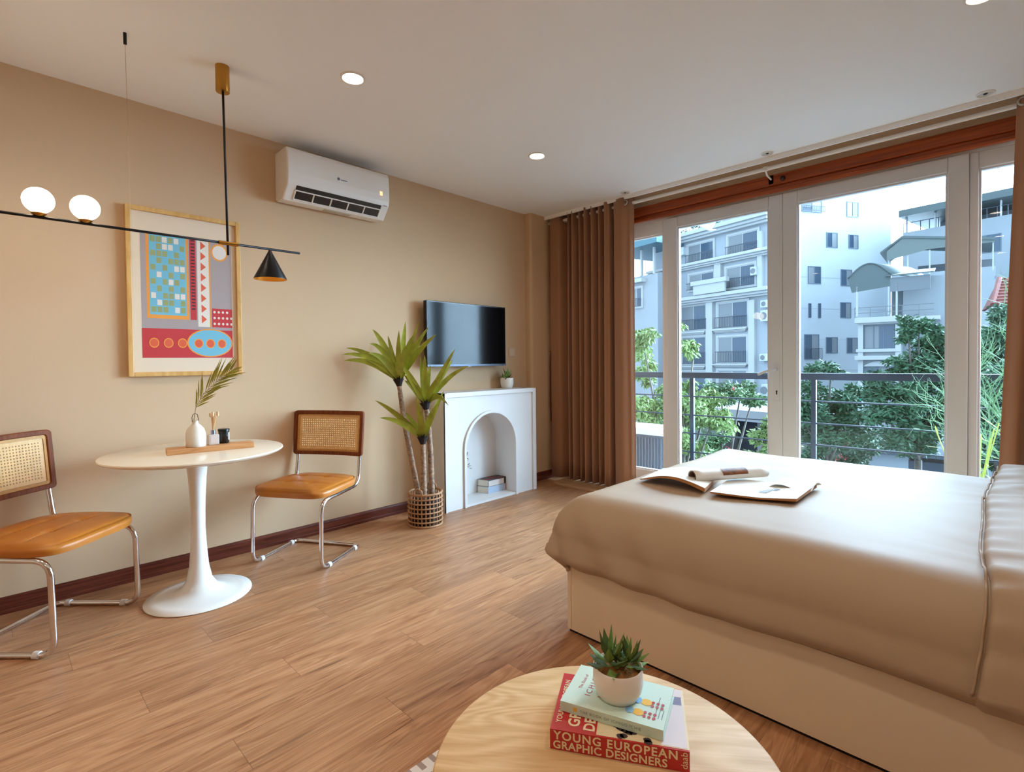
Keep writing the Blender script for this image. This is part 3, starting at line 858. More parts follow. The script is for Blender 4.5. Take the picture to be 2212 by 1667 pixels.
# reed diffuser
dc = V((.848, 3.075, zs))
t = thing('reed_diffuser', 'glass reed diffuser bottle with dried flowers on the serving board', 'reed diffuser', dc, .2)
CLR = mat('diffuser_glass', C(206, 190, 176), .12, spec=.6)
bm = new(); box(bm, dc+V((-.026, -.016, 0)), dc+V((.026, .016, .056))); obj('bottle', bm, CLR, t, bevel=.005)
bm = new(); box(bm, dc+V((-.017, -.0172, .012)), dc+V((.017, -.016, .046))); obj('paper_label', bm, mat('diffuser_label', C(208, 188, 176), .6), t)
bm = new(); lathe(bm, [(.011, .056), (.011, .078)], dc, 20); obj('collar', bm, mat('collar_grey', C(140, 142, 156), .25, .8), t, smooth='auto')
bm = new(); rnd = random.Random(2)
DRY = mat('dried_flower', C(232, 196, 150), .8)
for k in range(7):
    a = k*.9; b0 = dc+V((0, 0, .076)); tp = b0+V((.012*cos(a)+.004, .012*sin(a), .070+.02*rnd.random()))
    tube(bm, [b0, b0.lerp(tp, .5)+V((.002, 0, 0)), tp], [.004, .0035, .002], 6)
obj('reeds', bm, mat('reed_tan', C(214, 166, 116), .8), t)
bm = new()
for k in range(12):
    a = k*2.1; q = dc+V((.020*cos(a)+.004, .020*sin(a), .150+.022*rnd.random())); bmesh.ops.create_icosphere(bm, subdivisions=1, radius=.007, matrix=Matrix.Translation(q))
obj('flower_heads', bm, DRY, t, smooth=True)
# candle jar
cc = V((.905, 3.095, zs))
t = thing('candle_jar', 'black candle jar with a pale label at the back of the serving board', 'candle', cc)
bm = new(); lathe(bm, [(.024, 0), (.0265, .003), (.0265, .066)], cc, 32); obj('jar', bm, BLACKP, t, smooth='auto')
bm = new(); lathe(bm, [(.0285, .066), (.0285, .076), (.027, .078)], cc, 32); obj('lid', bm, BLACK, t, smooth='auto')
bm = new(); grid(bm, lambda u, v: cc+V((.0269*cos(-.9+.8*u), .0269*sin(-.9+.8*u), .018+.04*v)), 8, 1); obj('label_sticker', bm, mat('candle_label', C(205, 196, 186), .6), t)


# ------------------------------------------------------------------ chairs
def chair(label, x, y, ang):
    t = thing('dining_chair', label, 'chair', (x, y, 0), ang, 'cantilever dining chairs at the round table')
    w = WM[t.name]
    T = lambda p: w @ V(p)
    hw, xf, xb, r = .238, .205, -.205, .0125
    zs_ = .412
    path = []
    for sg in (1, -1):
        s = [(-.262, .240*sg, .885), (-.232, .236*sg, .60), (-.208, hw*sg, zs_+.01), (xf, hw*sg, zs_), (xf+.012, hw*sg, r), (xb, hw*sg, r)]
        path.append(s)
    full = path[0]+list(reversed(path[1]))
    pts = fillet(full, [.02, .07, .075, .075, .045, .045, .075, .075, .07, .02], 7)
    bm = new(); tube(bm, [T(p) for p in pts], r, 12); obj('tube_frame', bm, CHROME, t, smooth=True)
    for gx in (xf-.065, xb+.06):
        for sg in (1, -1):
            bm = new(); tube(bm, [T((gx-.012, hw*sg, r)), T((gx+.012, hw*sg, r))], r+.0045, 12); obj('foot_glide', bm, mat('glide_clear', C(216, 214, 212), .3), t, smooth='auto')
    # seat cushion
    z0, hx, hy = zs_+.012, .232, .245
    bt = [(-.085, -.085), (-.085, .085), (.075, -.085), (.075, .085)]

    def cush(top):
        def fn(u, v):
            a, b = u*2-1, v*2-1
            # square -> rounded square
            rr = .16
            X, Yv = a, b
            k = max(abs(a), abs(b))
            if k > 0:
                l4 = (abs(a)**5+abs(b)**5)**.2
                X, Yv = a*k/l4, b*k/l4
            px, py = X*hx, Yv*hy*(1+.02*X)
            e = 1-k**6
            z = z0+.040+(.020*max(0, e)**.35+.012*(1-(a*a+b*b)/2) if top else 0)
            if top:
                for bx, by in bt:
                    d2 = ((px-bx)**2+(py-by)**2); z -= .013*math.exp(-d2/.0006)
                for sx in (-.085, .075): z -= .005*math.exp(-((px-sx)**2)/.00008)*max(0, e)
            else: z = z0+.004*k**8
            return T((px, py, z))
        return fn
    bm = new(); grid(bm, cush(True), 64, 56); grid(bm, cush(False), 20, 20)
    # side band joining both shells
    ft, fb_ = cush(True), cush(False)
    seat = obj('seat', bm, LEATHER, t, smooth=True)
    bm = new(); ring = []
    for k in range(96):
        s = k/96*4; i = int(s); q = s-i
        uv = [(q, 0), (1, q), (1-q, 1), (0, 1-q)][i]; ring.append((ft(*uv), fb_(*uv)))
    n = len(ring)
    va = []
    for a, b in ring:
        m = (a+b)/2; out = (V((m.x, m.y, 0))-V((x, y, 0))).normalized()*.004
        va.append([bm.verts.new(a), bm.verts.new(a+out*.9+V((0, 0, .008))), bm.verts.new(m+out*1.4), bm.verts.new(b)])
    for i in range(n):
        for j in range(3): bm.faces.new((va[i][j], va[(i+1) % n][j], va[(i+1) % n][j+1], va[i][j+1]))
    obj('seat_edge', bm, LEATHER, seat, smooth=True)
    for bx, by in bt:
        bm = new(); bmesh.ops.create_uvsphere(bm, u_segments=10, v_segments=6, radius=.007, matrix=Matrix.Translation(T((bx, by, z0+.061))) @ Matrix.Diagonal((1, 1, .5, 1))); obj('button', bm, LEATHER, seat, smooth=True)
    for sx in (-.085, .075):
        bm = new(); fc = cush(True); tube(bm, [fc((sx/hx+1)/2, .06+.88*k/20)+V((0, 0, .0012)) for k in range(21)], .0013, 6); obj('seam', bm, SEAM, seat, smooth=True)
    # backrest: curved frame with woven cane
    zb0, zb1, by_ = .605, .905, .262

    def bp_(s, h, d=0):     # s in -1..1 across, h 0..1 up, d depth forward
        yy = s*by_*(1+.015*h); xx = -.222-.028*h-.022*(1-s*s)+d
        return T((xx, yy, zb0+(zb1-zb0)*h))

    def rr_loop(ins, n=10, cr=.16):   # rounded rectangle in (s,h) space
        pts = []; sx = 1-ins/by_; h0, h1 = ins/(zb1-zb0), 1-ins/(zb1-zb0)
        rs, rh = max(.02, cr-ins*.6/by_), max(.03, cr*by_/(zb1-zb0)*.95-ins*.6/(zb1-zb0))
        rs2, rh2 = rs*.55, rh*.55*1.9/2
        for cx, cz, a0 in ((sx-rs2, h1-rh2, 0), (-sx+rs2, h1-rh2, 90), (-sx+rs2, h0+rh2, 180), (sx-rs2, h0+rh2, 270)):
            for k in range(n+1):
                a = math.radians(a0+90*k/n); pts.append((cx+rs2*cos(a), cz+rh2*sin(a)))
            # straight run to the next corner gets extra points so the curve of the back shows
        out = []
        for i in range(len(pts)):
            p, q = pts[i], pts[(i+1) % len(pts)]; out.append(p)
            if abs(p[0]-q[0]) > .3:
                for k in range(1, 8): out.append((p[0]+(q[0]-p[0])*k/8, p[1]+(q[1]-p[1])*k/8))
        return out
    lo, li = rr_loop(0), rr_loop(.025)
    m = min(len(lo), len(li)); bm = new(); R4 = []
    for i in range(m):
        R4.append([bm.verts.new(bp_(*lo[i], d=.013)), bm.verts.new(bp_(*li[i], d=.013)), bm.verts.new(bp_(*li[i], d=-.013)), bm.verts.new(bp_(*lo[i], d=-.013))])
    for i in range(m):
        a, b = R4[i], R4[(i+1) % m]
        for j in range(4): bm.faces.new((a[j], b[j], b[(j+1) % 4], a[(j+1) % 4]))
    bk_ = obj('backrest', bm, CHAIRWOOD, t, smooth='auto', bevel=.004)
    lc = rr_loop(.040); bm = new(); R2 = []
    m = min(len(li), len(lc))
    for i in range(m): R2.append([bm.verts.new(bp_(*li[i], d=.006)), bm.verts.new(bp_(*lc[i], d=.009)), bm.verts.new(bp_(*lc[i], d=.002)), bm.verts.new(bp_(*li[i], d=-.002))])
    for i in range(m):
        a, b = R2[i], R2[(i+1) % m]
        for j in range(4): bm.faces.new((a[j], b[j], b[(j+1) % 4], a[(j+1) % 4]))
    obj('cane_border', bm, CANEB, bk_, smooth='auto')
    # cane: a lattice with real holes
    bm = new(); nx, nh = 30, 15; i0 = .041
    sx0 = 1-i0/by_; h0 = i0/(zb1-zb0); cache = {}
    def cv(i, j, fi, fj):
        key = (i, j, fi, fj)
        if key not in cache:
            s = -sx0+2*sx0*(i+(0 if fi == 0 else fi))/nx; h = h0+(1-2*h0)*(j+(0 if fj == 0 else fj))/nh
            cache[key] = bm.verts.new(bp_(s, h, d=.004))
        return cache[key]
    def norm(i, f): return (i+1, 0) if f == 1 else (i, f)
    fr_ = [0, .30, .70, 1]
    for i in range(nx):
        for j in range(nh):
            edge_ = i in (0, nx-1) or j in (0, nh-1)
            for a in range(3):
                for b in range(3):
                    if a == 1 and b == 1 and not edge_: continue
                    ia, fa = norm(i, fr_[a]); ib, fb2 = norm(i, fr_[a+1]); ja, ga = norm(j, fr_[b]); jb, gb = norm(j, fr_[b+1])
                    bm.faces.new((cv(ia, ja, fa, ga), cv(ib, ja, fb2, ga), cv(ib, jb, fb2, gb), cv(ia, jb, fa, gb)))
    obj('cane_panel', bm, CANE, bk_, solid=.002)
    return t


chair('tan leather cantilever chair with cane back right of the round table', 1.4265, 3.233, math.radians(210.5))
chair('tan leather cantilever chair left of the round table, cut by the photo edge', .203, 3.200, math.radians(-46.4))

# ------------------------------------------------------------------ tall potted plant
pc = V((2.322, 3.205, 0)); pd = (V((2.322, 3.201, 0))-O).dot(FW)
t = thing('potted_palm', 'tall yucca style plant with three bare trunks in a woven basket', 'potted plant', pc)
bm = new(); r0, hb = .125, .245
for k in range(26):
    a = 2*PI*k/26; tube(bm, [pc+V((r0*.97*cos(a), r0*.97*sin(a), .004)), pc+V((r0*1.0*cos(a), r0*1.0*sin(a), hb*.5)), pc+V((r0*.98*cos(a), r0*.98*sin(a), hb))], .0058, 6)
for j in range(8):
    z = .008+j*(hb-.008)/7; rr = r0*(1.03 if 0 < j < 7 else 1.0)
    tube(bm, [pc+V((rr*cos(2*PI*k/40), rr*sin(2*PI*k/40), z)) for k in range(40)], .0062 if j not in (0, 7) else .009, 6, closed=True)
bsk = obj('basket', bm, RATTAN, t, smooth=True)
for a in (.5, .5+PI):
    c_ = pc+V((r0*cos(a), r0*sin(a), hb)); d_ = V((-sin(a), cos(a), 0))
    bm = new(); tube(bm, [c_-d_*.035, c_-d_*.03+V((0, 0, .035)), c_+V((0, 0, .05)), c_+d_*.03+V((0, 0, .035)), c_+d_*.035], .006, 8); obj('handle', bm, RATTAN, bsk, smooth=True)
bm = new(); lathe(bm, [(r0*.86, .006), (r0*.88, hb*.8)], pc, 28); obj('inner_pot', bm, mat('inner_pot', C(36, 32, 34), .7), t, smooth='auto')
bm = new(); lathe(bm, [(r0*.86, hb*.8), (r0*.4, hb*.84)], pc, 28, False, True); obj('soil', bm, SOIL, t)


def trunk(pix, r, d0):
    pts = [P(u, v, D=pd+dd) for u, v, dd in pix]
    bm = new(); fine = []
    for i in range(len(pts)-1):
        for k in range(8): fine.append(pts[i].lerp(pts[i+1], k/8))
    fine.append(pts[-1])
    tube(bm, fine, [r*(1.12-.2*i/len(fine))*(1+.10*(i % 2)) for i in range(len(fine))], 10)
    o = obj('trunk', bm, TRUNK, t, smooth=True)
    top = fine[-1]; d = (fine[-1]-fine[-2]).normalized()
    bm = new(); tube(bm, [top-d*.05, top-d*.02, top+d*.012], [r*.9, r*1.5, r*2.3], 10)
    rn = random.Random(4)
    for k in range(16):
        a = 2*PI*k/16; dv = V((cos(a), sin(a), .5)); leafmesh(bm, top-d*.01+dv*r*1.2, top+dv*r*rn.uniform(2.2, 3.1)+V((0, 0, rn.uniform(-.02, .02))), .02, n=2)
    obj('collar', bm, mat('collar_brown', C(34, 22, 20), .9), o)
    return top


T1 = trunk([(907, 1085, -.03), (888, 985, -.02), (872, 905, 0), (861, 822, .03)], .018, 0)
T2 = trunk([(934, 1085, .02), (930, 980, .03), (924, 900, .03), (919, 872, .03)], .019, 0)
T3 = trunk([(916, 1085, -.05), (915, 1010, -.05), (913, 946, -.05)], .019, 0)


def crown(base, dep, tips, wpx=.050):
    bm = new(); rn = random.Random(len(tips))
    for i, tp in enumerate(tips):
        zx, zy, arch_, dd = tp
        tip = P(700+.174*zx, 690+.174*zy, D=pd+dep+dd)
        if tip.y > 3.55: tip = O+(tip-O)*(3.55/tip.y)
        L = (tip-base).length
        ctrl = base.lerp(tip, .5)+V((0, 0, L*arch_))
        a = rn.random()
        sd = (RT*UP.dot((tip-base).normalized()) - UP*RT.dot((tip-base).normalized())+FW*rn.uniform(-.5, .5)).normalized()
        leafmesh(bm, base+V((0, 0, -.005)), tip, wpx*(.85+.3*rn.random()), ctrl=ctrl, n=10, fold=.28, side=sd)
    return obj('leaf_crown', bm, LEAF, t, smooth=True)


crown(T1, .03, [(225, 435, .30, -.08), (235, 515, .28, -.12), (270, 352, .26, .05), (565, 300, .42, -.10), (600, 120, .22, .12), (790, 195, .06, .15), (815, 300, .08, .10), (1010, 20, -.04, .05), (1185, 15, .0, -.02), (1300, 90, .10, .08), (1395, 185, .16, -.08), (1185, 225, .16, -.16), (1100, 200, .12, -.12), (550, 420, .34, -.22), (930, 130, .02, -.2), (1000, 330, .0, -.25), (500, 500, .25, .2), (1250, 300, .2, .2)])
crown(T2, .03, [(930, 515, .10, -.10), (985, 680, .14, -.06), (1000, 755, .16, .06), (1250, 440, .02, -.08), (1195, 460, .04, .10), (1630, 355, .0, .0), (1600, 490, .05, .12), (1800, 572, .20, -.06), (1535, 785, .25, .10), (1550, 1075, .62, -.12), (1320, 560, .05, .2), (1440, 700, .15, -.2)])
crown(T3, -.05, [(630, 1000, .12, -.06), (690, 1220, .22, -.12), (1000, 1150, .15, .10), (1150, 930, .05, -.10), (1490, 880, .06, .02), (1395, 1050, .08, -.08), (1200, 1100, .04, -.15)])

# ------------------------------------------------------------------ bed
bx0, bx1, by0, by1 = 1.83, 3.55, -.72, 1.447
t = thing('bed', 'low cream panelled platform bed in front of the glass doors', 'bed', ((bx0+bx1)/2, (by0+by1)/2, 0))
bm = new(); box(bm, (bx0, by0, .012), (bx0+.02, by1-.021, .30)); box(bm, (bx1-.02, by0, .012), (bx1, by1-.021, .30)); box(bm, (bx0+.02, by0, .012), (bx1-.02, by0+.02, .30))
obj('side_panel', bm, BEDP, t)
boxo('foot_panel', (bx0, by1-.019, .012), (bx1, by1, .30), BEDP, t)
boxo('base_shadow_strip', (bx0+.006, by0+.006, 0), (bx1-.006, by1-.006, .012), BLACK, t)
boxo('platform', (bx0+.02, by0+.02, .26), (bx1-.02, by1-.021, .298), BEDP, t)
boxo('mattress', (bx0+.03, by0+.02, .30), (bx1-.02, by1-.03, .565), mat('mattress_white', C(226, 222, 214), .8), t, bevel=.05, seg=4)


def drape(X0, X1, Y0, Y1, ztop, r, hang, flare, nx=150, ny=110, amp=1, head=False, seed=0):
    """cloth over a block; X0..X1, Y0..Y1 are the outer limits; open at the head (Y0)"""
    xa, xb, yb = X0+r, X1-r, Y1-r
    smax = r*PI/2+hang

    def fn(u, v):
        s = xa-smax+(xb-xa+2*smax)*u
        q = Y0+(yb+smax-Y0)*v
        dx = s-xa if s < xa else (s-xb if s > xb else 0)
        dy = q-yb if q > yb else 0
        cx, cy = min(max(s, xa), xb), min(q, yb)
        L = (abs(dx)**3.3+abs(dy)**3.3)**(1/3.3); dl = sqrt(dx*dx+dy*dy)
        wr = noise.noise(V((s*2.1+seed, q*2.1, 3)))*.010*amp+noise.noise(V((s*6, q*3.2, 9+seed)))*.0035*amp
        # long soft pulls running towards the head
        wr += .007*amp*max(0, sin(s*19+2*noise.noise(V((s*2, q*2, 5)))*3))*max(0, .5-q)
        if dl < 1e-6: return V((s, q, ztop+wr))
        ux, uy = dx/dl, dy/dl
        if L < r*PI/2:
            a = L/r; h, z = r*sin(a), ztop-r*(1-cos(a))
        else:
            e = L-r*PI/2; f = e/max(hang, 1e-3)
            h = r+flare*sin(PI*min(1, f)*.62)-.035*max(0, f-.72)/.28; z = ztop-r-e
        t_ = q if abs(dx) > abs(dy) else s
        kc_ = min(abs(dx), abs(dy))/max(abs(dx), abs(dy)); h += .045*kc_*min(1, L/.35)
        h += .010*amp*sin((q-z*.9)*26+seed)*min(1, L/.35)*max(0, min(1, (q-.55)/.5))*(1 if abs(dx) > abs(dy) else 0)
        fold_ = noise.noise(V((t_*2.3, z*1.5, 4+seed)))*.018*amp*min(1, L/.3)
        dz = noise.noise(V((t_*1.7, 1, seed)))*.014*amp*min(1, L/.3)
        return V((cx+ux*(h+fold_), cy+uy*(h+fold_), z+wr*max(0, 1-L*4)+dz))
    return fn


t = thing('duvet', 'beige duvet spread over the bed and hanging over its edges', 'duvet', (2.7, .4, .62))
bm = new(); grid(bm, drape(1.762, 3.63, -.70, 1.525, .617, .175, .115, .020), 190, 150); obj('duvet_cover', bm, FABRIC, t, smooth=True, solid=.012)
fd = drape(1.735, 3.66, -.70, .0, .655, .16, .185, .03, amp=1.5, seed=3)
# turned-back thick fold near the head: flat strip with a rounded leading edge


def fold_fn(u, v):
    # v along Y: 0 head .. 1 leading edge, rolled under at the end
    r = .026
    base = drape(1.735, 3.66, -.70, 9, .66, .16, .175, .03, amp=1.6, seed=3)
    s0 = .115-.05*noise.noise(V((u*3.5, 2, 8)))-.03
    yl = .075+.055*noise.noise(V((u*4.2, 2.2, 8)))
    if v < .8:
        y_ = -.70+(yl-r+.70)*(v/.8); d = 0
    else:
        a = (v-.8)/.2*PI; y_ = yl-r+r*sin(a); d = r*(1-cos(a))
    f = (y_+.70)/(9+.0-.16+.70+.0)
    # evaluate base at this y (v parameter solves q)
    smax = .16*PI/2+.175
    vv = (y_+.70)/((9-.16+smax)+.70)
    p = base(u, vv); q = base(min(1, u+.004), vv)-base(max(0, u-.004), vv)
    nrm = V((-q.z, 0, q.x)); nrm = nrm.normalized() if nrm.length > 1e-6 else V((0, 0, 1))
    puff = .012*sin(PI*min(1, v/.8)**3) if v < .8 else 0
    ruf = .010*sin(p.x*46+p.z*52)*math.exp(-((yl-y_)/.07)**2)
    return p-nrm*d*1.0+V((0, 0, puff+ruf*.6+max(0, (p.x-2.9))*.05))


bm = new(); grid(bm, fold_fn, 200, 46); obj('turned_fold', bm, FABRIC, t, smooth=True)
bm = new(); sm_ = [fold_fn(.005+.99*k/160, .88)+V((-.004, .008, .002)) for k in range(161)]; tube(bm, sm_, .0035, 6); obj('piping', bm, FABRIC, t, smooth=True)

# ------------------------------------------------------------------ magazine on the bed
zm = .634
t = thing('magazine', 'open magazine with a rolled page lying on the bed', 'magazine', (2.42, 1.0, zm))


def sheet(corners, zf, th, nm, m, nu=14, nv=10):
    """thick paper block over a quad (a->b along u, a->d along v) with height profile zf(u,v)"""
    a, b, c, d = [V((x, y, 0)) for x, y in corners]; bm = new()
    f = lambda u, v: (a.lerp(b, u)).lerp(d.lerp(c, u), v)
    top = grid(bm, lambda u, v: f(u, v)+V((0, 0, zf(u, v)+th(u))), nu, nv)
    bot = grid(bm, lambda u, v: f(u, v)+V((0, 0, zf(u, v))), nu, nv)
    for i in range(nu):
        bm.faces.new((top[i][0], bot[i][0], bot[i+1][0], top[i+1][0])); bm.faces.new((top[i][nv], top[i+1][nv], bot[i+1][nv], bot[i][nv]))
    for j in range(nv):
        bm.faces.new((top[0][j], top[0][j+1], bot[0][j+1], bot[0][j])); bm.faces.new((top[nu][j], bot[nu][j], bot[nu][j+1], top[nu][j+1]))
    return obj(nm, bm, m, t, smooth='auto')


# u runs from the spine outwards, v from the near edge to the far edge
lft = [(2.235, .985), (2.262, 1.325), (2.56, 1.36), (2.56, 1.05)]
sheet(lft, lambda u, v: zm+.032*sin(PI*min(1, u*1.02))*(1-.35*v), lambda u: .018*(1-u*.75), 'left_pages', PAGES)
sheet(lft, lambda u, v: zm+.0185*(1-u*.75)+.032*sin(PI*min(1, u*1.02))*(1-.35*v), lambda u: .0012, 'left_cover', PAPER)
rgt = [(2.222, .955), (2.305, .632), (2.64, .640), (2.55, .99)]
sheet(rgt, lambda u, v: zm+.004-.003*sin(PI*u)+.012*max(0, u-.6)*(1-v), lambda u: .006+.010*max(0, u-.55), 'right_pages', PAGES)
pgo = sheet(rgt, lambda u, v: zm+.0105-.003*sin(PI*u)+.022*max(0, u-.6), lambda u: .0012, 'right_page', PAPER)
bm = new()
for k in range(5):
    o_ = V((2.36+.022*k, .80-.008*k, zm+.0125)); obox(bm, o_, (.014, .0, 0), (0, -.035+.006*(k % 3), 0), (0, 0, .0006))
obj('printed_lines', bm, mat('print_grey', C(140, 138, 142), .7), pgo)
pa, pb = P(1495, 1030, Z=zm+.042), P(1652, 1019, Z=zm+.040)
axv = (pb-pa).normalized(); sx_ = V((axv.y, -axv.x, 0)); r1 = .030


def roll(u, v, r=r1, a0=-.6, a1=4.6):
    a = a0+(a1-a0)*v; rr = r*(1-.12*v)
    return pa.lerp(pb, u)-sx_*(rr*cos(a))*1.15+V((0, 0, rr*sin(a)*.95))+V((0, 0, .003))


bm = new(); grid(bm, roll, 10, 26); rl = obj('rolled_page', bm, PAPER, t, smooth=True, solid=.0014)
bm = new(); grid(bm, lambda u, v: roll(.36+.34*u, .44+.26*v, r1*(1.0)+.0022), 8, 10); obj('printed_photo', bm, mat('photo_print', C(120, 70, 34), .5, var=.6, vscale=40), rl, smooth=True)
bm = new(); grid(bm, lambda u, v: roll(.0+.96*u, .02+.96*v, r1-.007), 8, 24); obj('inner_page', bm, mat('page_dark', C(96, 66, 44), .6, var=.4, vscale=20), rl, smooth=True, solid=.001)
# loose crinkled sheet ends at the far right
bm = new(); grid(bm, lambda u, v: V((2.50+.16*v+.02*u, .80-.17*u, zm+.014+.022*sin(PI*v)*u+.01*sin(6*u))), 10, 10); obj('loose_page', bm, PAPER, t, smooth=True)

# ------------------------------------------------------------------ rug
bm = new(); box(bm, (-.35, -.9, .001), (1.5, 1.285, .012))
RUGM = bpy.data.materials.new('rug_weave'); RUGM.use_nodes = True
n_ = RUGM.node_tree.nodes; l_ = RUGM.node_tree.links
tcn = n_.new('ShaderNodeTexCoord'); sp_ = n_.new('ShaderNodeSeparateXYZ'); l_.new(tcn.outputs['Object'], sp_.inputs[0])
def mth(op, a, b):
    k = n_.new('ShaderNodeMath'); k.operation = op
    for i, x in enumerate((a, b)):
        if isinstance(x, (int, float)): k.inputs[i].default_value = x
        else: l_.new(x, k.inputs[i])
    return k.outputs[0]
# short dark dashes, one per 6.5 cm along x, inside a border row
dash = mth('GREATER_THAN', mth('FRACT', mth('DIVIDE', mth('ADD', sp_.outputs[0], 5.02), .042), 0), .58)
inrow = mth('LESS_THAN', mth('FRACT', mth('DIVIDE', mth('ADD', sp_.outputs[1], 4.8465), .10), 0), .78)
mxr = n_.new('ShaderNodeMix'); mxr.data_type = 'RGBA'; l_.new(mth('MULTIPLY', dash, inrow), mxr.inputs[0])
mxr.inputs[6].default_value = C(222, 214, 206); mxr.inputs[7].default_value = C(160, 140, 130)
l_.new(mxr.outputs[2], n_['Principled BSDF'].inputs['Base Color']); n_['Principled BSDF'].inputs['Roughness'].default_value = .95
tag(obj('rug', bm, RUGM), 'white woven rug with grey dashes under the coffee table', 'rug')

# ------------------------------------------------------------------ coffee table, books, succulent
kc = V((.844, .577, 0)); kr = .3435; kz = .42
t = thing('coffee_table', 'round pale wood coffee table at the bottom of the photo', 'coffee table', kc, -.9)
bm = new(); lathe(bm, [(kr-.012, kz-.024), (kr-.002, kz-.018), (kr, kz-.010), (kr-.002, kz-.002), (kr-.006, kz)], kc, 96, True, True); obj('table_top', bm, OAK, t, smooth='auto', ang=50)
for k in range(4):
    a = PI/4+k*PI/2; bm = new(); tube(bm, [kc+V((.30*cos(a), .30*sin(a), .013)), kc+V((.24*cos(a), .24*sin(a), kz-.022))], [.013, .019], 14); obj('leg', bm, OAK, t, smooth='auto')
RED = mat('cover_red', C(186, 40, 42), .35)
CREAM = mat('cover_cream', C(226, 208, 172), .4)
tr = kz+.042
c0 = P(1188, 1573, Z=tr); c1 = P(1490, 1624, Z=tr); c3 = P(1196.4, 1452, Z=tr)
e1 = c1-c0; a1 = e1.normalized(); b1 = V((-a1.y, a1.x, 0)); e2 = b1*.196
c0b = V((c0.x, c0.y, kz+.0005))
bk = book('book', 'thick red design book lying at the bottom of the pile on the coffee table', c0b, e1, e2, .0415, RED, PG, 'two books on the coffee table')
tp = c0b+V((0, 0, .0415))
bm = new(); obox(bm, tp+a1*.095+b1*.004, a1*(.278-.097), b1*.19, (0, 0, .0005)); cv_ = obj('cover_photo', bm, CREAM, bk)
bm = new()
for k in range(26):    # dark scribbled portrait patch
    rn = random.Random(k); o_ = tp+a1*(.125+.075*rn.random())+b1*(.006+.05*rn.random())+V((0, 0, .0007)); 
    f = bm.faces.new([bm.verts.new(o_+a1*(.007*cos(2*PI*j/9)*(1+.4*rn.random()))+b1*(.006*sin(2*PI*j/9)*(1+.4*rn.random()))) for j in range(9)])
obj('cover_drawing', bm, mat('ink_plum', C(62, 46, 52), .5), cv_)
bm = new(); obox(bm, tp+a1*.222+b1*.006, a1*.05, b1*.13, (0, 0, .0009)); obox(bm, tp+a1*.222+b1*.165, a1*.05, b1*.026, (0, 0, .0009)); obj('cover_light_panel', bm, mat('cover_pale', C(216, 204, 204), .5), cv_)
bm = new(); obox(bm, tp+a1*.235+b1*.136, a1*.035, b1*.028, (0, 0, .0009)); obj('cover_blue_panel', bm, mat('cover_slate', C(120, 112, 138), .5), cv_)
LET = mat('lettering_cream', C(232, 216, 180), .5)
sn = -b1
bm = text_bm('YOUNG EUROPEAN', .0245, c0b+a1*.008+V((0, 0, .0225))+sn*.0, a1, (0, 0, 1), .0008, 1.16, bold=.0006)
join(bm, text_bm('GRAPHIC DESIGNERS', .0228, c0b+a1*.006+V((0, 0, .0035)), a1, (0, 0, 1), .0008, 1.06, bold=.0006)); obj('spine_title', bm, LET, bk)
bm = text_bm('daab', .018, c0b+a1*.272+V((0, 0, .006)), (0, 0, 1), -a1, .0008, 1.0); obj('publisher_mark', bm, LET, bk)
bm = text_bm('YOUNG EUROPEAN', .0165, tp+a1*.020+b1*.022, b1, -a1, .0006, 1.0, bold=.0003)
join(bm, text_bm('GRAPHIC', .034, tp+a1*.058+b1*.016, b1, -a1, .0006, 1.0, bold=.0009)); join(bm, text_bm('DESIGNERS', .032, tp+a1*.090+b1*.010, b1, -a1, .0006, 1.0, bold=.0009)); obj('cover_title', bm, LET, bk)
MINT = mat('cover_mint', C(200, 222, 208), .4)
tg = tr+.0225
g0 = P(1210, 1512.6, Z=tg); g1 = P(1432.7, 1578, Z=tg); g3 = P(1246.4, 1433.5, Z=tg)
e1 = g1-g0; a2_ = e1.normalized(); b2_ = V((-a2_.y, a2_.x, 0)); e2 = b2_*.147
g0b = V((g0.x, g0.y, tr+.0012))
bk = book('book', 'slim mint green book lying on top of the red design book', g0b, e1, e2, .0215, MINT, PG, 'two books on the coffee table')
tp = g0b+V((0, 0, .0215))
RI = mat('ink_crimson', C(176, 62, 70), .5); YI = mat('ink_yellow', C(236, 180, 60), .5); BI = mat('ink_sky', C(136, 186, 220), .5); GI = mat('ink_slate', C(120, 140, 140), .5)
bm = text_bm('The Book of', .011, tp+a2_*.030+b2_*.058, b2_, -a2_, .0006); obj('cover_subtitle', bm, RI, bk)
bm = text_bm('ICHIGO', .0185, tp+a2_*.055+b2_*.040, b2_, -a2_, .0006, 1.5); join(bm, text_bm('ICHIE', .0185, tp+a2_*.083+b2_*.044, b2_, -a2_, .0006, 1.5)); obj('cover_title', bm, RI, bk)
def blob(bm, o, ra, rb, n=14):
    bm.faces.new([bm.verts.new(o+a2_*ra*cos(2*PI*j/n)+b2_*rb*sin(2*PI*j/n)) for j in range(n)])
bm = new(); bm2 = new(); bm3 = new()
for (x_, y_) in ((.172, .072), (.162, .034)):
    o_ = tp+a2_*x_+b2_*y_+V((0, 0, .0006)); blob(bm, o_, .012, .011); blob(bm2, o_+a2_*-.018+V((0, 0, .0002)), .009, .011)
    for k in range(6):
        blob(bm3, o_+a2_*(.014+.010*(k % 3))+b2_*(-.008+.012*(k//3))+V((0, 0, .0003)), .0035, .0045, 8)
obj('fish_shape', bm, YI, bk); obj('fish_tail', bm2, BI, bk); obj('coral_shape', bm3, RI, bk)
bm = new()
for k in range(3): obox(bm, tp+a2_*(.196+.007*k)+b2_*.03, a2_*.0015, b2_*(.07-.02*k), (0, 0, .0006))
obj('cover_small_print', bm, GI, bk)
bm = text_bm('THE BOOK OF ICHIGO ICHIE', .0085, g0b+a2_*.045+V((0, 0, .0075)), a2_, (0, 0, 1), .0006, 1.2); obj('spine_title', bm, GI, bk)
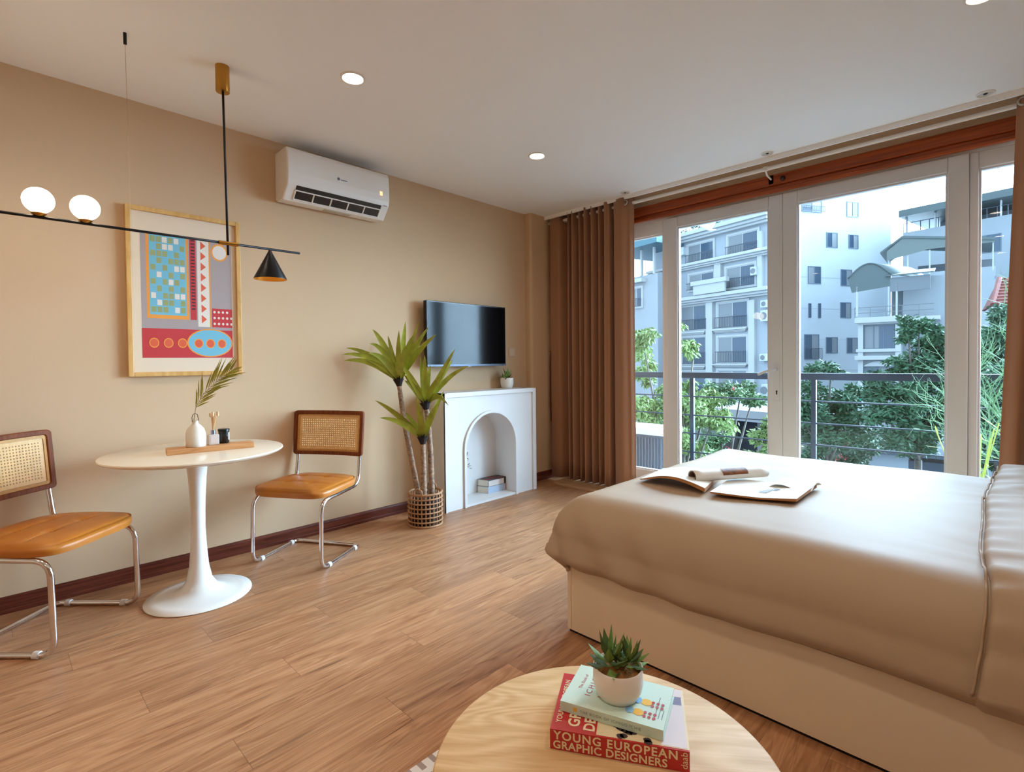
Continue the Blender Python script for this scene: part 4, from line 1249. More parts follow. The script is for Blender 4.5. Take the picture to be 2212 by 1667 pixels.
bm = new(); obox(bm, g0b+a2_*.030+V((0, 0, .007))-b2_*.0006, a2_*.008, b2_*.0005, (0, 0, .008)); obj('spine_mark', bm, YI, bk)
pb_ = P(1335, 1500, Z=tg)
succulent('larger succulent in a white pot standing on the books on the coffee table', (pb_.x, pb_.y, tg+.0002), .054, .068, [(-.22, .16, .05, .92, 13, .95), (.15, .25, 0, .55, 9, 1.0), (.28, -.22, .02, .72, 20, 1.05), (-.05, -.05, 0, .5, 8, 1.1)], .072)


# ================================================================== outside
DARKM = mat('balcony_metal', C(44, 46, 54), .4, .5)
BALC = mat('balcony_concrete', C(150, 148, 144), .85)
GZ = -7.4
# balcony slab, soffit, railing
bm = new(); box(bm, (XB+.12, -2.2, -.18), (5.5, 4.6, -.04)); struct('balcony_floor', bm, BALC)
bm = new(); box(bm, (XB+.12, -2.2, 2.83), (5.12, 4.6, 2.95)); struct('balcony_soffit', bm, mat('soffit_paint', C(205, 205, 205), .8))
xr_ = 5.4
t = thing('balcony_railing', 'dark metal balcony railing with thin horizontal bars beyond the glass doors', 'railing', (xr_, 1.2, -.04))
boxo('top_rail', (xr_-.03, -2.2, 1.030), (xr_+.03, 4.6, 1.094), DARKM, t, bevel=.006)
for z in (.83, .625, .425, .22):
    bm = new(); tube(bm, [(xr_, -2.2, z), (xr_, 4.6, z)], .0075, 8); obj('bar', bm, DARKM, t)
for y in (4.0, 2.515, 1.334, -.75, -2.0):
    boxo('post', (xr_-.018, y-.020, -.04), (xr_+.018, y+.020, 1.03), DARKM, t)
# ribbed box with a pale lid at the left end of the balcony
q0, q1 = P(1376, 915, X=5.05), P(1425, 915, X=5.05)
yL, yR = 3.10, P(1432, 915, X=4.78).y
t = thing('outdoor_unit', 'grey ribbed box with a pale lid standing on the balcony at left', 'outdoor unit', (4.95, 2.7, -.04))
zt_ = q0.z
bm = new(); box(bm, (4.80, yR, -.04), (5.15, yL, zt_-.07)); k = 0
y = yR+.02
while y < yL-.02:
    box(bm, (4.785, y, .02), (4.80, y+.012, zt_-.10)); y += .035
obj('ribbed_body', bm, mat('unit_grey', C(96, 98, 104), .6), t)
boxo('lid', (4.775, yR-.02, zt_-.07), (5.17, yL+.02, zt_), mat('unit_lid', C(206, 206, 208), .6), t, bevel=.006)
# lamps under the balcony soffit
OUTL = mat('outdoor_lamp_glass', C(214, 212, 204), .3)
for (u, v, nm, r) in ((1530, 474, 'round white ceiling lamp seen through the top of the left glass door', .085), (1945, 388, 'flat round ceiling lamp seen through the top of the right glass door', .12)):
    q = P(u, v, X=4.95)
    t = thing('balcony_lamp', nm, 'outdoor lamp', (q.x, q.y, 2.83))
    zb_ = q.z-.0
    if u < 1700:
        bm = new(); tube(bm, [(q.x, q.y, 2.83), (q.x, q.y, zb_+r*.8)], .012, 8); obj('stem', bm, STEEL, t)
        bm = new(); lathe(bm, [(.03, -r*1.1), (r*.6, -r*.75), (r, 0), (r*.95, r*.45), (r*.6, r*.85)], (q.x, q.y, zb_), 24); obj('shade', bm, OUTL, t, smooth='auto', ang=60)
    else:
        bm = new(); tube(bm, [(q.x, q.y, 2.83), (q.x, q.y, zb_+.02)], .012, 8); obj('stem', bm, STEEL, t)
        bm = new(); lathe(bm, [(r*.9, -.02), (r, 0), (r*.9, .03)], (q.x, q.y, zb_), 28); obj('shade', bm, OUTL, t, smooth='auto')

# street
bm = new(); box(bm, (7, -60, GZ-.3), (140, 110, GZ)); struct('street_ground', bm, mat('asphalt', C(92, 94, 98), .9, var=.15, vscale=.6))


class Fac:
    def __init__(self, u, v, D, ang):
        self.o = P(u, v, D=D); self.d = V((cos(ang), sin(ang), 0))
        self.n = V((-self.d.y, self.d.x, 0))
        if self.n.dot(O-self.o) < 0: self.n = -self.n

    def at(self, u, v, off=0):
        ray = FW+RT*((u-1106)/F)-UP*((v-CY)/F)
        oo = self.o+self.n*off
        k = (oo-O).dot(self.n)/ray.dot(self.n); p = O+ray*k
        return (p-self.o).dot(self.d), p.z

    def pt(self, s, z, n): 
        p = self.o+self.d*s+self.n*n; p.z = z; return p

    def sbox(self, bm, s0, s1, z0, z1, n0, n1):
        obox(bm, self.pt(s0, z0, n0), self.d*(s1-s0), self.n*(n1-n0), (0, 0, z1-z0))

    def rect(self, u0, v0, u1, v1, off=0):
        um, vm = (u0+u1)/2, (v0+v1)/2
        s0, s1 = self.at(u0, vm, off)[0], self.at(u1, vm, off)[0]
        return min(s0, s1), max(s0, s1), self.at(um, v1, off)[1], self.at(um, v0, off)[1]


BW = mat('render_white', C(158, 162, 168), .9, var=.05, vscale=.4)
BW2 = mat('render_pale', C(152, 156, 160), .9, var=.05, vscale=.4)
BTRIM = mat('render_trim', C(178, 178, 178), .85)
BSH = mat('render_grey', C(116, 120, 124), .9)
PANE = mat('dark_pane', C(64, 80, 98), .12, spec=.6)
PANEL = mat('curtained_pane', C(120, 124, 128), .3, spec=.5)
WFR = mat('alu_frame', C(92, 106, 120), .5)
ROOFG = mat('green_grey_roof', C(84, 94, 94), .6)
IRON = mat('iron_rail', C(64, 72, 84), .6)
ACW = mat('ac_outdoor', C(182, 188, 192), .6)
TILE = mat('red_roof_tiles', C(120, 62, 54), .8, var=.25, vscale=6)


def window(F_, root, r, pane=PANE, fr=WFR, dep=.12, split=2, rail=False, tr=None, name='window'):
    s0, s1, z0, z1 = r; w = s1-s0; e = min(.07, w*.08)
    bm = new()
    if tr:
        for a in ((s0-.16, s0, z0, z1+.16), (s1, s1+.16, z0, z1+.16), (s0, s1, z1, z1+.16), (s0-.16, s1+.16, z0-.10, z0)): F_.sbox(bm, *a, 0, .10)
    for a in ((s0, s0+e, z0, z1), (s1-e, s1, z0, z1), (s0+e, s1-e, z1-e, z1), (s0+e, s1-e, z0, z0+e)): F_.sbox(bm, *a, .0, .05)
    for k in range(1, split): F_.sbox(bm, s0+w*k/split-e*.4, s0+w*k/split+e*.4, z0+e, z1-e, .0, .05)
    o = obj(name, bm, tr or fr, root)
    bm = new(); F_.sbox(bm, s0+e*.5, s0+w*(.5 if split > 1 else 1), z0+e*.5, z1-e*.5, .004, .02); obj('pane', bm, pane, o)
    if split > 1:
        bm = new(); F_.sbox(bm, s0+w*.5, s1-e*.5, z0+e*.5, z1-e*.5, .004, .02); obj('pane', bm, PANEL if pane is PANE else PANE, o)
    if rail:
        bm = new(); zz = z0+(z1-z0)*.42
        F_.sbox(bm, s0-.1, s1+.1, zz, zz+.05, .32, .36); F_.sbox(bm, s0-.1, s1+.1, z0+.05, z0+.09, .32, .36)
        k = s0-.1
        while k < s1+.1: F_.sbox(bm, k, k+.025, z0+.05, zz, .33, .35); k += .15
        obj('railing', bm, IRON, o)
    return o


# --- pale apartment block with balconies (left glass door)
A = Fac(1555, 700, 42, YAW+math.radians(31))
t = thing('apartment_building', 'grey white apartment block with curved cornices and balconies seen through the left door', 'building', A.pt(0, GZ, 0))
sA0, sA1 = A.at(1662, 700)[0], A.at(1412, 700)[0]
s_lo, s_hi = min(sA0, sA1), max(sA0, sA1)
ztop = A.at(1555, 492)[1]
bm = new(); A.sbox(bm, s_lo, s_hi, GZ, ztop, -3, 0); obj('wall', bm, BW, t)
def cornice(u, vt, vb, out, nm='cornice', s0=None, s1=None, m=BTRIM):
    zb_, zt2 = A.at(u, vb, out)[1], A.at(u, vt, out)[1]; bm = new(); h = zt2-zb_
    a, b = (s_lo-.3 if s0 is None else s0), (s_hi+.3 if s1 is None else s1)
    A.sbox(bm, a, b, zb_+h*.55, zt2, 0, out); A.sbox(bm, a+.1, b-.1, zb_+h*.25, zb_+h*.55, 0, out*.75); A.sbox(bm, a+.2, b-.2, zb_, zb_+h*.25, 0, out*.5)
    return obj(nm, bm, m, t, bevel=.03)
cornice(1555, 480, 500, .9, 'roof_edge'); cornice(1555, 553, 567, .7); cornice(1555, 631, 648, .8)
cornice(1490, 716, 724, .35, 'ledge', *A.rect(1464, 716, 1527, 724)[:2]); cornice(1580, 708, 717, .35, 'ledge', *A.rect(1543, 716, 1617, 724)[:2])
cornice(1490, 790, 797, .35, 'ledge', *A.rect(1464, 716, 1527, 724)[:2]); cornice(1580, 786, 793, .35, 'ledge', *A.rect(1543, 716, 1617, 724)[:2])
for (u0, u1, v0, v1) in ((1529, 1543, 648, 900), (1621, 1634, 648, 900), (1452, 1463, 648, 900), (1547, 1561, 570, 632), (1640, 1650, 500, 632)):
    bm = new(); r = A.rect(u0, v0, u1, v1); A.sbox(bm, r[0], r[1], r[2], r[3], 0, .28); obj('pilaster', bm, BTRIM, t)
for (u0, u1, v0, v1) in ((1487, 1542, 525, 565), (1574, 1638, 503, 548), (1490, 1543, 590, 625), (1570, 1632, 574, 620), (1472, 1528, 660, 714), (1552, 1616, 652, 708), (1474, 1526, 728, 787), (1552, 1614, 727, 784), (1474, 1526, 802, 860), (1552, 1614, 800, 850)):
    window(A, t, A.rect(u0, v0, u1, v1), rail=True, tr=BTRIM)
for (u0, v0, u1, v1) in ((1458, 535, 1476, 552), (1620, 576, 1632, 594), (1642, 648, 1656, 664), (1642, 670, 1656, 694), (1640, 764, 1654, 780), (1644, 830, 1656, 856)):
    bm = new(); r = A.rect(u0, v0, u1, v1, .5); A.sbox(bm, *r, .05, .5); k = obj('outdoor_unit', bm, ACW, t, bevel=.03)
    bm = new(); c_ = A.pt((r[0]+r[1])/2, (r[2]+r[3])/2, .5); rr = (r[3]-r[2])*.33
    bm.faces.new([bm.verts.new(c_+A.d*rr*cos(a)+V((0, 0, rr*sin(a)))+A.n*.01) for a in [2*PI*j/16 for j in range(16)]]); obj('fan_grille', bm, BSH, k)
r = A.rect(1493, 603, 1570, 633, .9); bm = new(); A.sbox(bm, r[0], r[1], r[3]-.35, r[3], .6, 1.0); A.sbox(bm, r[0]+.2, r[1]-.2, r[2], r[3]-.35, .7, .9); obj('balcony_parapet', bm, BTRIM, t)
rn = random.Random(21)
def leafcloud(bm, c, r, n, size, rnd, flat=.7, droop=0.0, axis=None):
    for k in range(n):
        while True:
            p = V((rnd.uniform(-1, 1), rnd.uniform(-1, 1), rnd.uniform(-1, 1)))
            if p.length <= 1: break
        p = p*(.55+.45*p.length)
        q = c+V((p.x*r, p.y*r, p.z*r*flat))
        a = V((rnd.uniform(-1, 1), rnd.uniform(-1, 1), rnd.uniform(-.8, .5)-droop)).normalized()
        b = a.cross(V((rnd.uniform(-1, 1), rnd.uniform(-1, 1), rnd.uniform(-1, 1)))).normalized()
        L = size*rnd.uniform(.7, 1.3); w = L*.36
        m_ = q+a*L*.5
        vs = [bm.verts.new(q), bm.verts.new(m_+b*w*.5), bm.verts.new(q+a*L), bm.verts.new(m_-b*w*.5)]
        bm.faces.new(vs)
bm = new()
for k in range(9): leafcloud(bm, A.pt(s_hi-3.2-1.15*k, ztop+.5, -.5+.5*rn.random()), .55, 60, .35, rn)
obj('roof_planting', bm, mat('roof_foliage', C(70, 92, 84), .8, var=.3, vscale=2), t)

# --- low building edge at the far left with a blue roof terrace
Eb = Fac(1395, 640, 46, YAW+math.radians(31))
t = thing('townhouse', 'narrow pale house with a blue terrace roof at the left edge of the glass', 'building', Eb.pt(0, GZ, 0))
r = Eb.rect(1330, 598, 1421, 700); bm = new(); Eb.sbox(bm, r[0], r[1], GZ, r[3], -4, 0); obj('wall', bm, BW2, t)
r = Eb.rect(1330, 522, 1440, 540); bm = new(); Eb.sbox(bm, r[0], r[1], r[2], r[3], -5, 1.2); obj('terrace_roof', bm, mat('blue_roof', C(84, 116, 126), .6), t)
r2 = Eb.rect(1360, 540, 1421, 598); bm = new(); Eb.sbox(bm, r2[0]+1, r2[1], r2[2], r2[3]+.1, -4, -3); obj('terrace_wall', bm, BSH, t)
bm = new()
for u in (1383, 1410):
    r3 = Eb.rect(u, 540, u+3, 598); Eb.sbox(bm, r3[0], r3[1], r2[2], r2[3]+.1, -.2, 0)
obj('terrace_post', bm, BTRIM, t)
window(Eb, t, Eb.rect(1366, 622, 1387, 664), rail=True, tr=BTRIM)
cr_ = Eb.rect(1340, 606, 1396, 614); bm = new(); Eb.sbox(bm, *cr_, 0, .6); obj('ledge', bm, BTRIM, t)

# --- tall white slab (left half of the right door)
B = Fac(1830, 600, 54, YAW-math.radians(74))
t = thing('tower_building', 'tall plain white building with small scattered windows', 'building', B.pt(0, GZ, 0))
r = B.rect(1655, 300, 1925, 900); bm = new(); B.sbox(bm, r[0], r[1], GZ, B.at(1830, 330)[1], -10, 0); obj('wall', bm, mat('tower_white', C(176, 180, 184), .9, var=.05, vscale=.3), t)
for (u0, v0, u1, v1, kw) in ((1829, 436, 1854, 469, dict(pane=PANEL)), (1785, 502, 1809, 535, {}), (1833, 507, 1854, 537, {}), (1745, 575, 1773, 613, dict(pane=PANEL)), (1816, 582, 1840, 618, {}), (1746, 655, 1752, 686, dict(split=1)), (1767, 655, 1773, 687, dict(split=1)), (1815, 653, 1838, 687, {}), (1737, 722, 1769, 776, dict(rail=True)), (1784, 728, 1809, 763, {}), (1829, 729, 1852, 763, {}), (1732, 432, 1775, 458, dict(rail=True))):
    window(B, t, B.rect(u0, v0, u1, v1), **kw)
bm = new()
for z_ in (-3, 0, 3.2, 6.4, 9.6): B.sbox(bm, r[0], r[1], z_, z_+.03, 0, .015)
obj('floor_groove', bm, BW2, t)

# --- house with a curved awning roof (right half of the right door)
Cf = Fac(1900, 700, 36, YAW-math.radians(131))
t = thing('villa', 'white villa with a curved green grey awning over its roof terrace', 'building', Cf.pt(0, GZ, 0))
rb = Cf.rect(1856, 690, 1946, 1000); bm = new(); Cf.sbox(bm, rb[0], rb[1], GZ, rb[3], -2.6, 0)
r = Cf.rect(1946, 600, 2150, 1000); zc = Cf.at(2000, 590)[1]; Cf.sbox(bm, rb[1], r[1], GZ, zc, -2.6, -1.6); obj('wall', bm, BW2, t)
for (u0, v0, u1, v1, out) in ((1846, 684, 1948, 696, .55), (1849, 753, 1945, 760, .3), (1846, 768, 1946, 777, .5), (1853, 696, 1940, 700, .25)):
    rr_ = Cf.rect(u0, v0, u1, v1, out); bm = new(); Cf.sbox(bm, *rr_, 0, out); obj('cornice', bm, BTRIM, t, bevel=.02)
for (u0, u1) in ((1854, 1865), (1934, 1946)):
    bm = new(); rr_ = Cf.rect(u0, 700, u1, 1000); Cf.sbox(bm, *rr_, 0, .22); obj('pilaster', bm, BTRIM, t)
rr_ = Cf.rect(1866, 702, 1932, 754); o = window(Cf, t, rr_, pane=PANEL, split=3)
rr_ = Cf.rect(1866, 790, 1930, 830); window(Cf, t, rr_, pane=PANE, split=2)
s0, s1, z0, z1 = Cf.rect(1864, 780, 1932, 791); bm = new()
prism(bm, [Cf.pt(s0+(s1-s0)*k/14, z0+(z1-z0)*sin(PI*k/14), 0) for k in range(15)], Cf.n*.2); obj('arched_lintel', bm, BTRIM, t)
# terrace railing and curved roof
s0, s1, z0, z1 = Cf.rect(1847, 660, 2018, 686); bm = new()
for k in range(2): Cf.sbox(bm, s0, s1, z1-.05-.38*k, z1-.38*k, .2, .26)
k = s0
while k < s1: Cf.sbox(bm, k, k+.04, z0, z1, .21, .25); k += .9
obj('terrace_railing', bm, BSH, t)
bm = new(); Cf.sbox(bm, s0, s1+.3, z0-.25, z0, -2.6, .3); obj('terrace_slab', bm, BTRIM, t)
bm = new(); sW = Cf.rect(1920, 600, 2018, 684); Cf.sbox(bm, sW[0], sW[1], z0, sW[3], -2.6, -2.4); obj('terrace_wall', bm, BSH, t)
s0, s1, zb_, zt2 = Cf.rect(1842, 570, 1926, 598)
zs0 = Cf.at(1885, 630)[1]
N_ = 14; bm = new()
arcp = [(s0-.25+(s1-s0+.25)*k/N_, zb_+(zt2-zb_)*sin(PI*k/N_)) for k in range(N_+1)]
rt = [bm.verts.new(Cf.pt(s, z, .5)) for s, z in arcp]; rt2 = [bm.verts.new(Cf.pt(s+1.8, z-.1, -2.6)) for s, z in arcp]
for i in range(N_): bm.faces.new((rt[i], rt[i+1], rt2[i+1], rt2[i]))
awn = obj('curved_roof', bm, ROOFG, t, smooth='auto', solid=.06)
bm = new(); f0 = [Cf.pt(s, z, .42) for s, z in arcp]+[Cf.pt(s1, zs0+.25, .42), Cf.pt(s0, zs0, .42)]; prism(bm, f0, Cf.n*-.05); obj('gable_panel', bm, ROOFG, t)
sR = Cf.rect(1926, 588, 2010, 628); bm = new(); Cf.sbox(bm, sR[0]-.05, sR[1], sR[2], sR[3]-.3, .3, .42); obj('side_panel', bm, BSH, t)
bm = new(); obox(bm, Cf.pt(sR[0]-.3, sR[3]-.2, .6), Cf.d*(sR[1]-sR[0]+.5), -Cf.n*3.1+V((0, 0, .6)), (0, 0, .08)); obj('lean_to_roof', bm, ROOFG, t)
bm = new()
for u in (1851, 1936):
    q_ = Cf.rect(u, 628, u+4, 684); Cf.sbox(bm, q_[0], q_[1], q_[2], zs0+.4, .3, .42)
obj('terrace_post', bm, BTRIM, t)
# upper gabled roof behind
Cu = Fac(1990, 560, 40.5, YAW-math.radians(131))
t = thing('rooftop_pavilion', 'open rooftop pavilion with a low gabled grey green roof behind the curved awning', 'building', Cu.pt(0, GZ, 0))
s0, s1, zb_, zt2 = Cu.rect(1903, 508, 2052, 538); zs0 = Cu.at(1990, 557)[1]; s2 = Cu.at(2148, 545)[0]
sm = Cu.at(1950, 520)[0]
bm = new(); prism(bm, [Cu.pt(s0, zb_, .6), Cu.pt(sm, zt2, .6), Cu.pt(s2, zt2-1.0, .6), Cu.pt(s2, zt2-1.2, .6), Cu.pt(sm, zt2-.18, .6), Cu.pt(s0, zb_-.12, .6)], -Cu.n*6); obj('gabled_roof', bm, ROOFG, t)
sg_ = Cu.at(1917, 540)[0]; bm = new(); prism(bm, [Cu.pt(sg_, zs0, .5), Cu.pt(sg_, zb_, .5), Cu.pt(sm, zt2-.2, .5), Cu.pt(s2, zt2-1.2, .5), Cu.pt(s2, zs0+.5, .5), Cu.pt(Cu.at(2005, 545)[0], zs0+.55, .5)], -Cu.n*.05); obj('gable_panel', bm, mat('gable_sheet', C(104, 112, 108), .7), t)
bm = new()
for u in (1919, 1960, 2007, 2100, 2143):
    q_ = Cu.rect(u, 557, u+3, 600); Cu.sbox(bm, q_[0], q_[1], q_[2]-3, zs0+.5, .2, .35)
obj('post', bm, BTRIM, t)
q_ = Cu.rect(1925, 585, 2150, 700); bm = new(); Cu.sbox(bm, q_[0], q_[1], GZ, q_[3], -6, 0); obj('wall', bm, BW2, t)
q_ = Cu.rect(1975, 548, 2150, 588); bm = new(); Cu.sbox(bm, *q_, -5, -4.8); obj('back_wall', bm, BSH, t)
window(Cu, t, Cu.rect(2100, 622, 2108, 654), split=1)
for v in (601, 659):
    q_ = Cu.rect(2046, v, 2152, v+3); bm = new(); Cu.sbox(bm, *q_, 0, .15); obj('string_course', bm, BSH, t)
# --- far white block with roof terrace canopy
Df = Fac(2080, 480, 48, YAW+math.radians(36))
t = thing('rooftop_terrace_building', 'far white block with a flat canopy over its roof terrace at the right', 'building', Df.pt(0, GZ, 0))
q_ = Df.rect(1950, 510, 2290, 700); zR = Df.at(2140, 470)[1]; bm = new(); Df.sbox(bm, q_[0], q_[1], GZ, zR, -8, 0); obj('wall', bm, BW2, t)
zC = Df.at(2140, 420)[1]; zC2 = Df.at(2140, 436)[1]; sc0, sc1 = Df.rect(1949, 430, 2290, 440)[:2]
bm = new(); Df.sbox(bm, sc0, sc1, zC2, zC, -8, 1.0); obj('canopy', bm, ROOFG, t)
bm = new()
for u in (1956, 2018, 2160):
    w_ = Df.rect(u, 440, u+3, 470); Df.sbox(bm, w_[0], w_[1], zR, zC2, -.3, 0)
obj('canopy_post', bm, BTRIM, t)
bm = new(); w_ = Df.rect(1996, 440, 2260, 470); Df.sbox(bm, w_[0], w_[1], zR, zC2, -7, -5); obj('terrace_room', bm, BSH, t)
bm = new(); w_ = Df.rect(1950, 440, 2250, 470); k = w_[0]
Df.sbox(bm, w_[0], w_[1], zR+.9, zR+.96, -.2, -.1)
while k < w_[1]: Df.sbox(bm, k, k+.05, zR, zR+.9, -.2, -.1); k += .7
obj('terrace_railing', bm, IRON, t)
window(Df, t, Df.rect(2098, 508, 2163, 546), split=3)
# --- red tiled roof
Rf = Fac(2170, 630, 26, YAW-math.radians(128))
t = thing('tiled_house', 'small house with a steep red tiled roof at the right edge of the glass', 'building', Rf.pt(0, GZ, 0))
a_, b_, c_, d_ = [Rf.at(*q) for q in ((2142, 660), (2168, 597), (2240, 597), (2240, 660))]
bm = new(); vs = [bm.verts.new(Rf.pt(a_[0], a_[1], .6)), bm.verts.new(Rf.pt(d_[0], a_[1], .6)), bm.verts.new(Rf.pt(c_[0], b_[1], -1.6)), bm.verts.new(Rf.pt(b_[0], b_[1], -1.6))]; bm.faces.new(vs)
vs2 = [vs[0], vs[3], bm.verts.new(Rf.pt(a_[0], a_[1], -4))]; bm.faces.new(vs2)
obj('tiled_roof', bm, TILE, t, solid=.12)
bm = new()
for k in range(9):
    f = k/8; p0 = Rf.pt(a_[0]+(b_[0]-a_[0])*f, a_[1]+(b_[1]-a_[1])*f+.07, .6-2.2*f); p1 = Rf.pt(d_[0], a_[1]+(b_[1]-a_[1])*f+.07, .6-2.2*f); tube(bm, [p0, p1], .05, 6)
tube(bm, [Rf.pt(a_[0], a_[1], .6), Rf.pt(b_[0], b_[1]+.1, -1.6)], .12, 8); obj('ridge', bm, TILE, t)
bm = new(); Rf.sbox(bm, a_[0]+.4, d_[0], GZ, a_[1], -4, .2); obj('wall', bm, BW2, t)

# --- low street level blocks
Gf = Fac(1600, 930, 30, YAW+math.radians(31))
t = thing('garage_building', 'low grey building with a dark open front below the apartment block', 'building', Gf.pt(0, GZ, 0))
q_ = Gf.rect(1440, 880, 1760, 902); bm = new(); Gf.sbox(bm, q_[0], q_[1], q_[2], q_[3], -4, 1.4); obj('flat_roof', bm, mat('roof_slab', C(136, 134, 136), .85), t)
bm = new(); Gf.sbox(bm, q_[0], q_[1], GZ, q_[2], -4, -1.5); obj('dark_interior', bm, mat('dark_recess', C(46, 52, 62), .9), t)
q2 = Gf.rect(1470, 902, 1560, 960); bm = new(); Gf.sbox(bm, q2[0], q2[1], GZ, q_[2], -1.5, 0); q2 = Gf.rect(1636, 902, 1760, 960); Gf.sbox(bm, q2[0], q2[1], GZ, q_[2], -1.5, 0); obj('wall', bm, mat('street_wall', C(128, 124, 122), .9), t)
Wf = Fac(1920, 1000, 28, YAW-math.radians(130))
t = thing('garage_block', 'low pale garage block with a dark flat roof edge down behind the bed', 'building', Wf.pt(0, GZ, 0))
q_ = Wf.rect(1878, 980, 1962, 1060); bm = new(); Wf.sbox(bm, q_[0], q_[1], GZ, q_[3], -3, 0); obj('wall', bm, mat('gate_white', C(160, 168, 176), .85), t)
q3 = Wf.rect(1962, 985, 2120, 1060); bm = new(); Wf.sbox(bm, q3[0], q3[1], GZ, q_[3]-.3, -3, -.2); obj('grey_door', bm, mat('gate_grey', C(74, 82, 94), .8), t)
bm = new(); Wf.sbox(bm, q_[0]-.3, q3[1], q_[3], q_[3]+.22, -3, .4); obj('roof_edge', bm, mat('gate_roof', C(74, 82, 92), .8), t)
# utility pole
q = P(1858, 900, D=26)
t = thing('utility_pole', 'pale utility pole with a green lamp head between the street trees', 'pole', (q.x, q.y, GZ))
bm = new(); tube(bm, [(q.x, q.y, GZ), (q.x, q.y, P(1858, 850, D=26).z)], .13, 10); obj('shaft', bm, mat('pole_concrete', C(168, 176, 178), .9, var=.25, vscale=3), t)
h_ = P(1862, 862, D=25.7); bm = new(); tube(bm, [h_-RT*.3, h_+RT*.1+V((0, 0, .1)), h_+RT*.35+V((0, 0, .2))], [.12, .17, .06], 8); obj('lamp_head', bm, mat('lamp_green', C(40, 160, 130), .4), t, smooth=True)

# ------------------------------------------------------------------ trees
FG = [mat('foliage_%s' % nm, c, .6, var=.35, vscale=.9) for nm, c in (('bright', C(118, 138, 78)), ('mid', C(86, 114, 72)), ('deep', C(62, 96, 66)), ('teal', C(72, 100, 74)))]
BARK = mat('bark', C(92, 84, 76), .9, var=.3, vscale=6)


def tree(label, D, blobs, base, leaf, n, m, seed, group='street trees beyond the railing', hang=0, flat=.75, name='tree'):
    """blobs: (u, v, radius in px, depth offset)"""
    b = P(base[0], base[1], D=D); rnd = random.Random(seed)
    t = thing(name, label, 'tree', (b.x, b.y, GZ), 0, group)
    bm = new(); tot = sum(r*r for _, _, r, _ in blobs)
    bt = new(); tp = V((b.x, b.y, GZ)); cen = []
    for (u, v, r, dd) in blobs:
        c = P(u, v, D=D+dd); R = r*(D+dd)/F; cen.append(c)
        for j in range(7):
            w_ = V((rnd.gauss(0, .48), rnd.gauss(0, .48), rnd.gauss(0, .40)))*R
            leafcloud(bm, c+w_, R*rnd.uniform(.35, .65), int(2.4*n*r*r/tot/7), leaf*.6, rnd, flat, hang)
    top = sum(cen, V())/len(cen)
    fork = tp.lerp(V((top.x, top.y, min(top.z, max(GZ+2.5, top.z-1.5)))), .8)
    tube(bt, [tp, tp.lerp(fork, .5)+V((.1, .05, 0)), fork], [D*.010, D*.008, D*.006], 8)
    for c in cen: tube(bt, [fork, fork.lerp(c, .5)+V((0, 0, .15)), c], [D*.004, D*.0028, D*.001], 6)
    obj('trunk', bt, BARK, t, smooth=True); obj('foliage', bm, m, t)
    return t


tree('pale feathery tree close to the railing at the left end of the glass', 9.5, [(1388, 735, 44, 0), (1402, 800, 40, .6), (1392, 880, 46, 0), (1410, 960, 40, .4), (1500, 745, 26, 0), (1470, 742, 22, .3), (1465, 700, 12, 0), (1480, 850, 44, 0), (1530, 855, 44, .4), (1500, 905, 46, .2), (1470, 960, 44, 0), (1540, 905, 34, -.2)], (1460, 1000), .17, 6000, FG[0], 1, hang=.6)
tree('bright leafy tree behind the railing post in the left door', 13, [(1560, 850, 36, 0), (1600, 850, 30, .4), (1625, 862, 20, 0), (1520, 960, 46, .5), (1560, 985, 40, 0), (1490, 1000, 44, 0)], (1540, 1050), .2, 5000, FG[1], 2)
tree('small bright bush at the lower right of the left door', 12, [(1650, 940, 26, 0), (1640, 985, 24, 0), (1672, 910, 24, 0), (1690, 960, 30, .3)], (1655, 1060), .2, 1800, FG[0], 3)
tree('dense dark green tree at the left of the right door', 21, [(1760, 860, 52, 0), (1810, 870, 48, .6), (1730, 900, 44, 0), (1838, 905, 34, -.3), (1780, 930, 52, 0), (1850, 850, 26, 1), (1760, 800, 16, 0), (1795, 795, 22, 0), (1740, 975, 46, .5)], (1790, 1080), .36, 8000, FG[2], 4)
tree('greyish shrubby tree low in the middle of the right door', 23, [(1860, 965, 40, 0), (1820, 985, 38, 0), (1890, 945, 34, .4)], (1850, 1080), .34, 2600, FG[3], 5)
tree('wide green tree in front of the villa in the right door', 19, [(1985, 720, 36, 0), (2020, 745, 44, .5), (1960, 700, 16, 0), (1990, 790, 48, 0), (1930, 850, 46, 0), (1975, 865, 54, .4), (2020, 840, 52, 0), (1910, 900, 34, 0), (1950, 915, 48, -.5), (2010, 930, 52, 0), (1965, 965, 38, 0), (2060, 900, 48, .8), (2060, 800, 48, .8), (1935, 790, 20, 0)], (1985, 1090), .34, 12000, FG[2], 6)
tree('tall green tree behind the spiny plant at the right edge', 17, [(2150, 720, 44, 0), (2185, 690, 36, .4), (2120, 790, 46, 0), (2170, 800, 50, 0), (2130, 880, 50, .4), (2190, 880, 50, 0), (2130, 960, 46, 0), (2180, 970, 46, .5)], (2150, 1100), .32, 8000, FG[3], 7)
rn = random.Random(12)
bm = new()
for (u, v) in ((1584, 838), (1466, 952), (1478, 950), (1470, 948), (1575, 968), (1590, 975), (1832, 960), (1815, 985), (1826, 990), (1806, 992), (1470, 955)):
    leafcloud(bm, P(u, v, D=11.5 if u < 1700 else 20.2), .07 if u < 1700 else .11, 12, .06 if u < 1700 else .09, rn)
tag(obj('red_blossom', bm, mat('blossom_red', C(170, 58, 62), .6)), 'small red blossoms scattered among the street trees', 'flowers', kind='stuff')

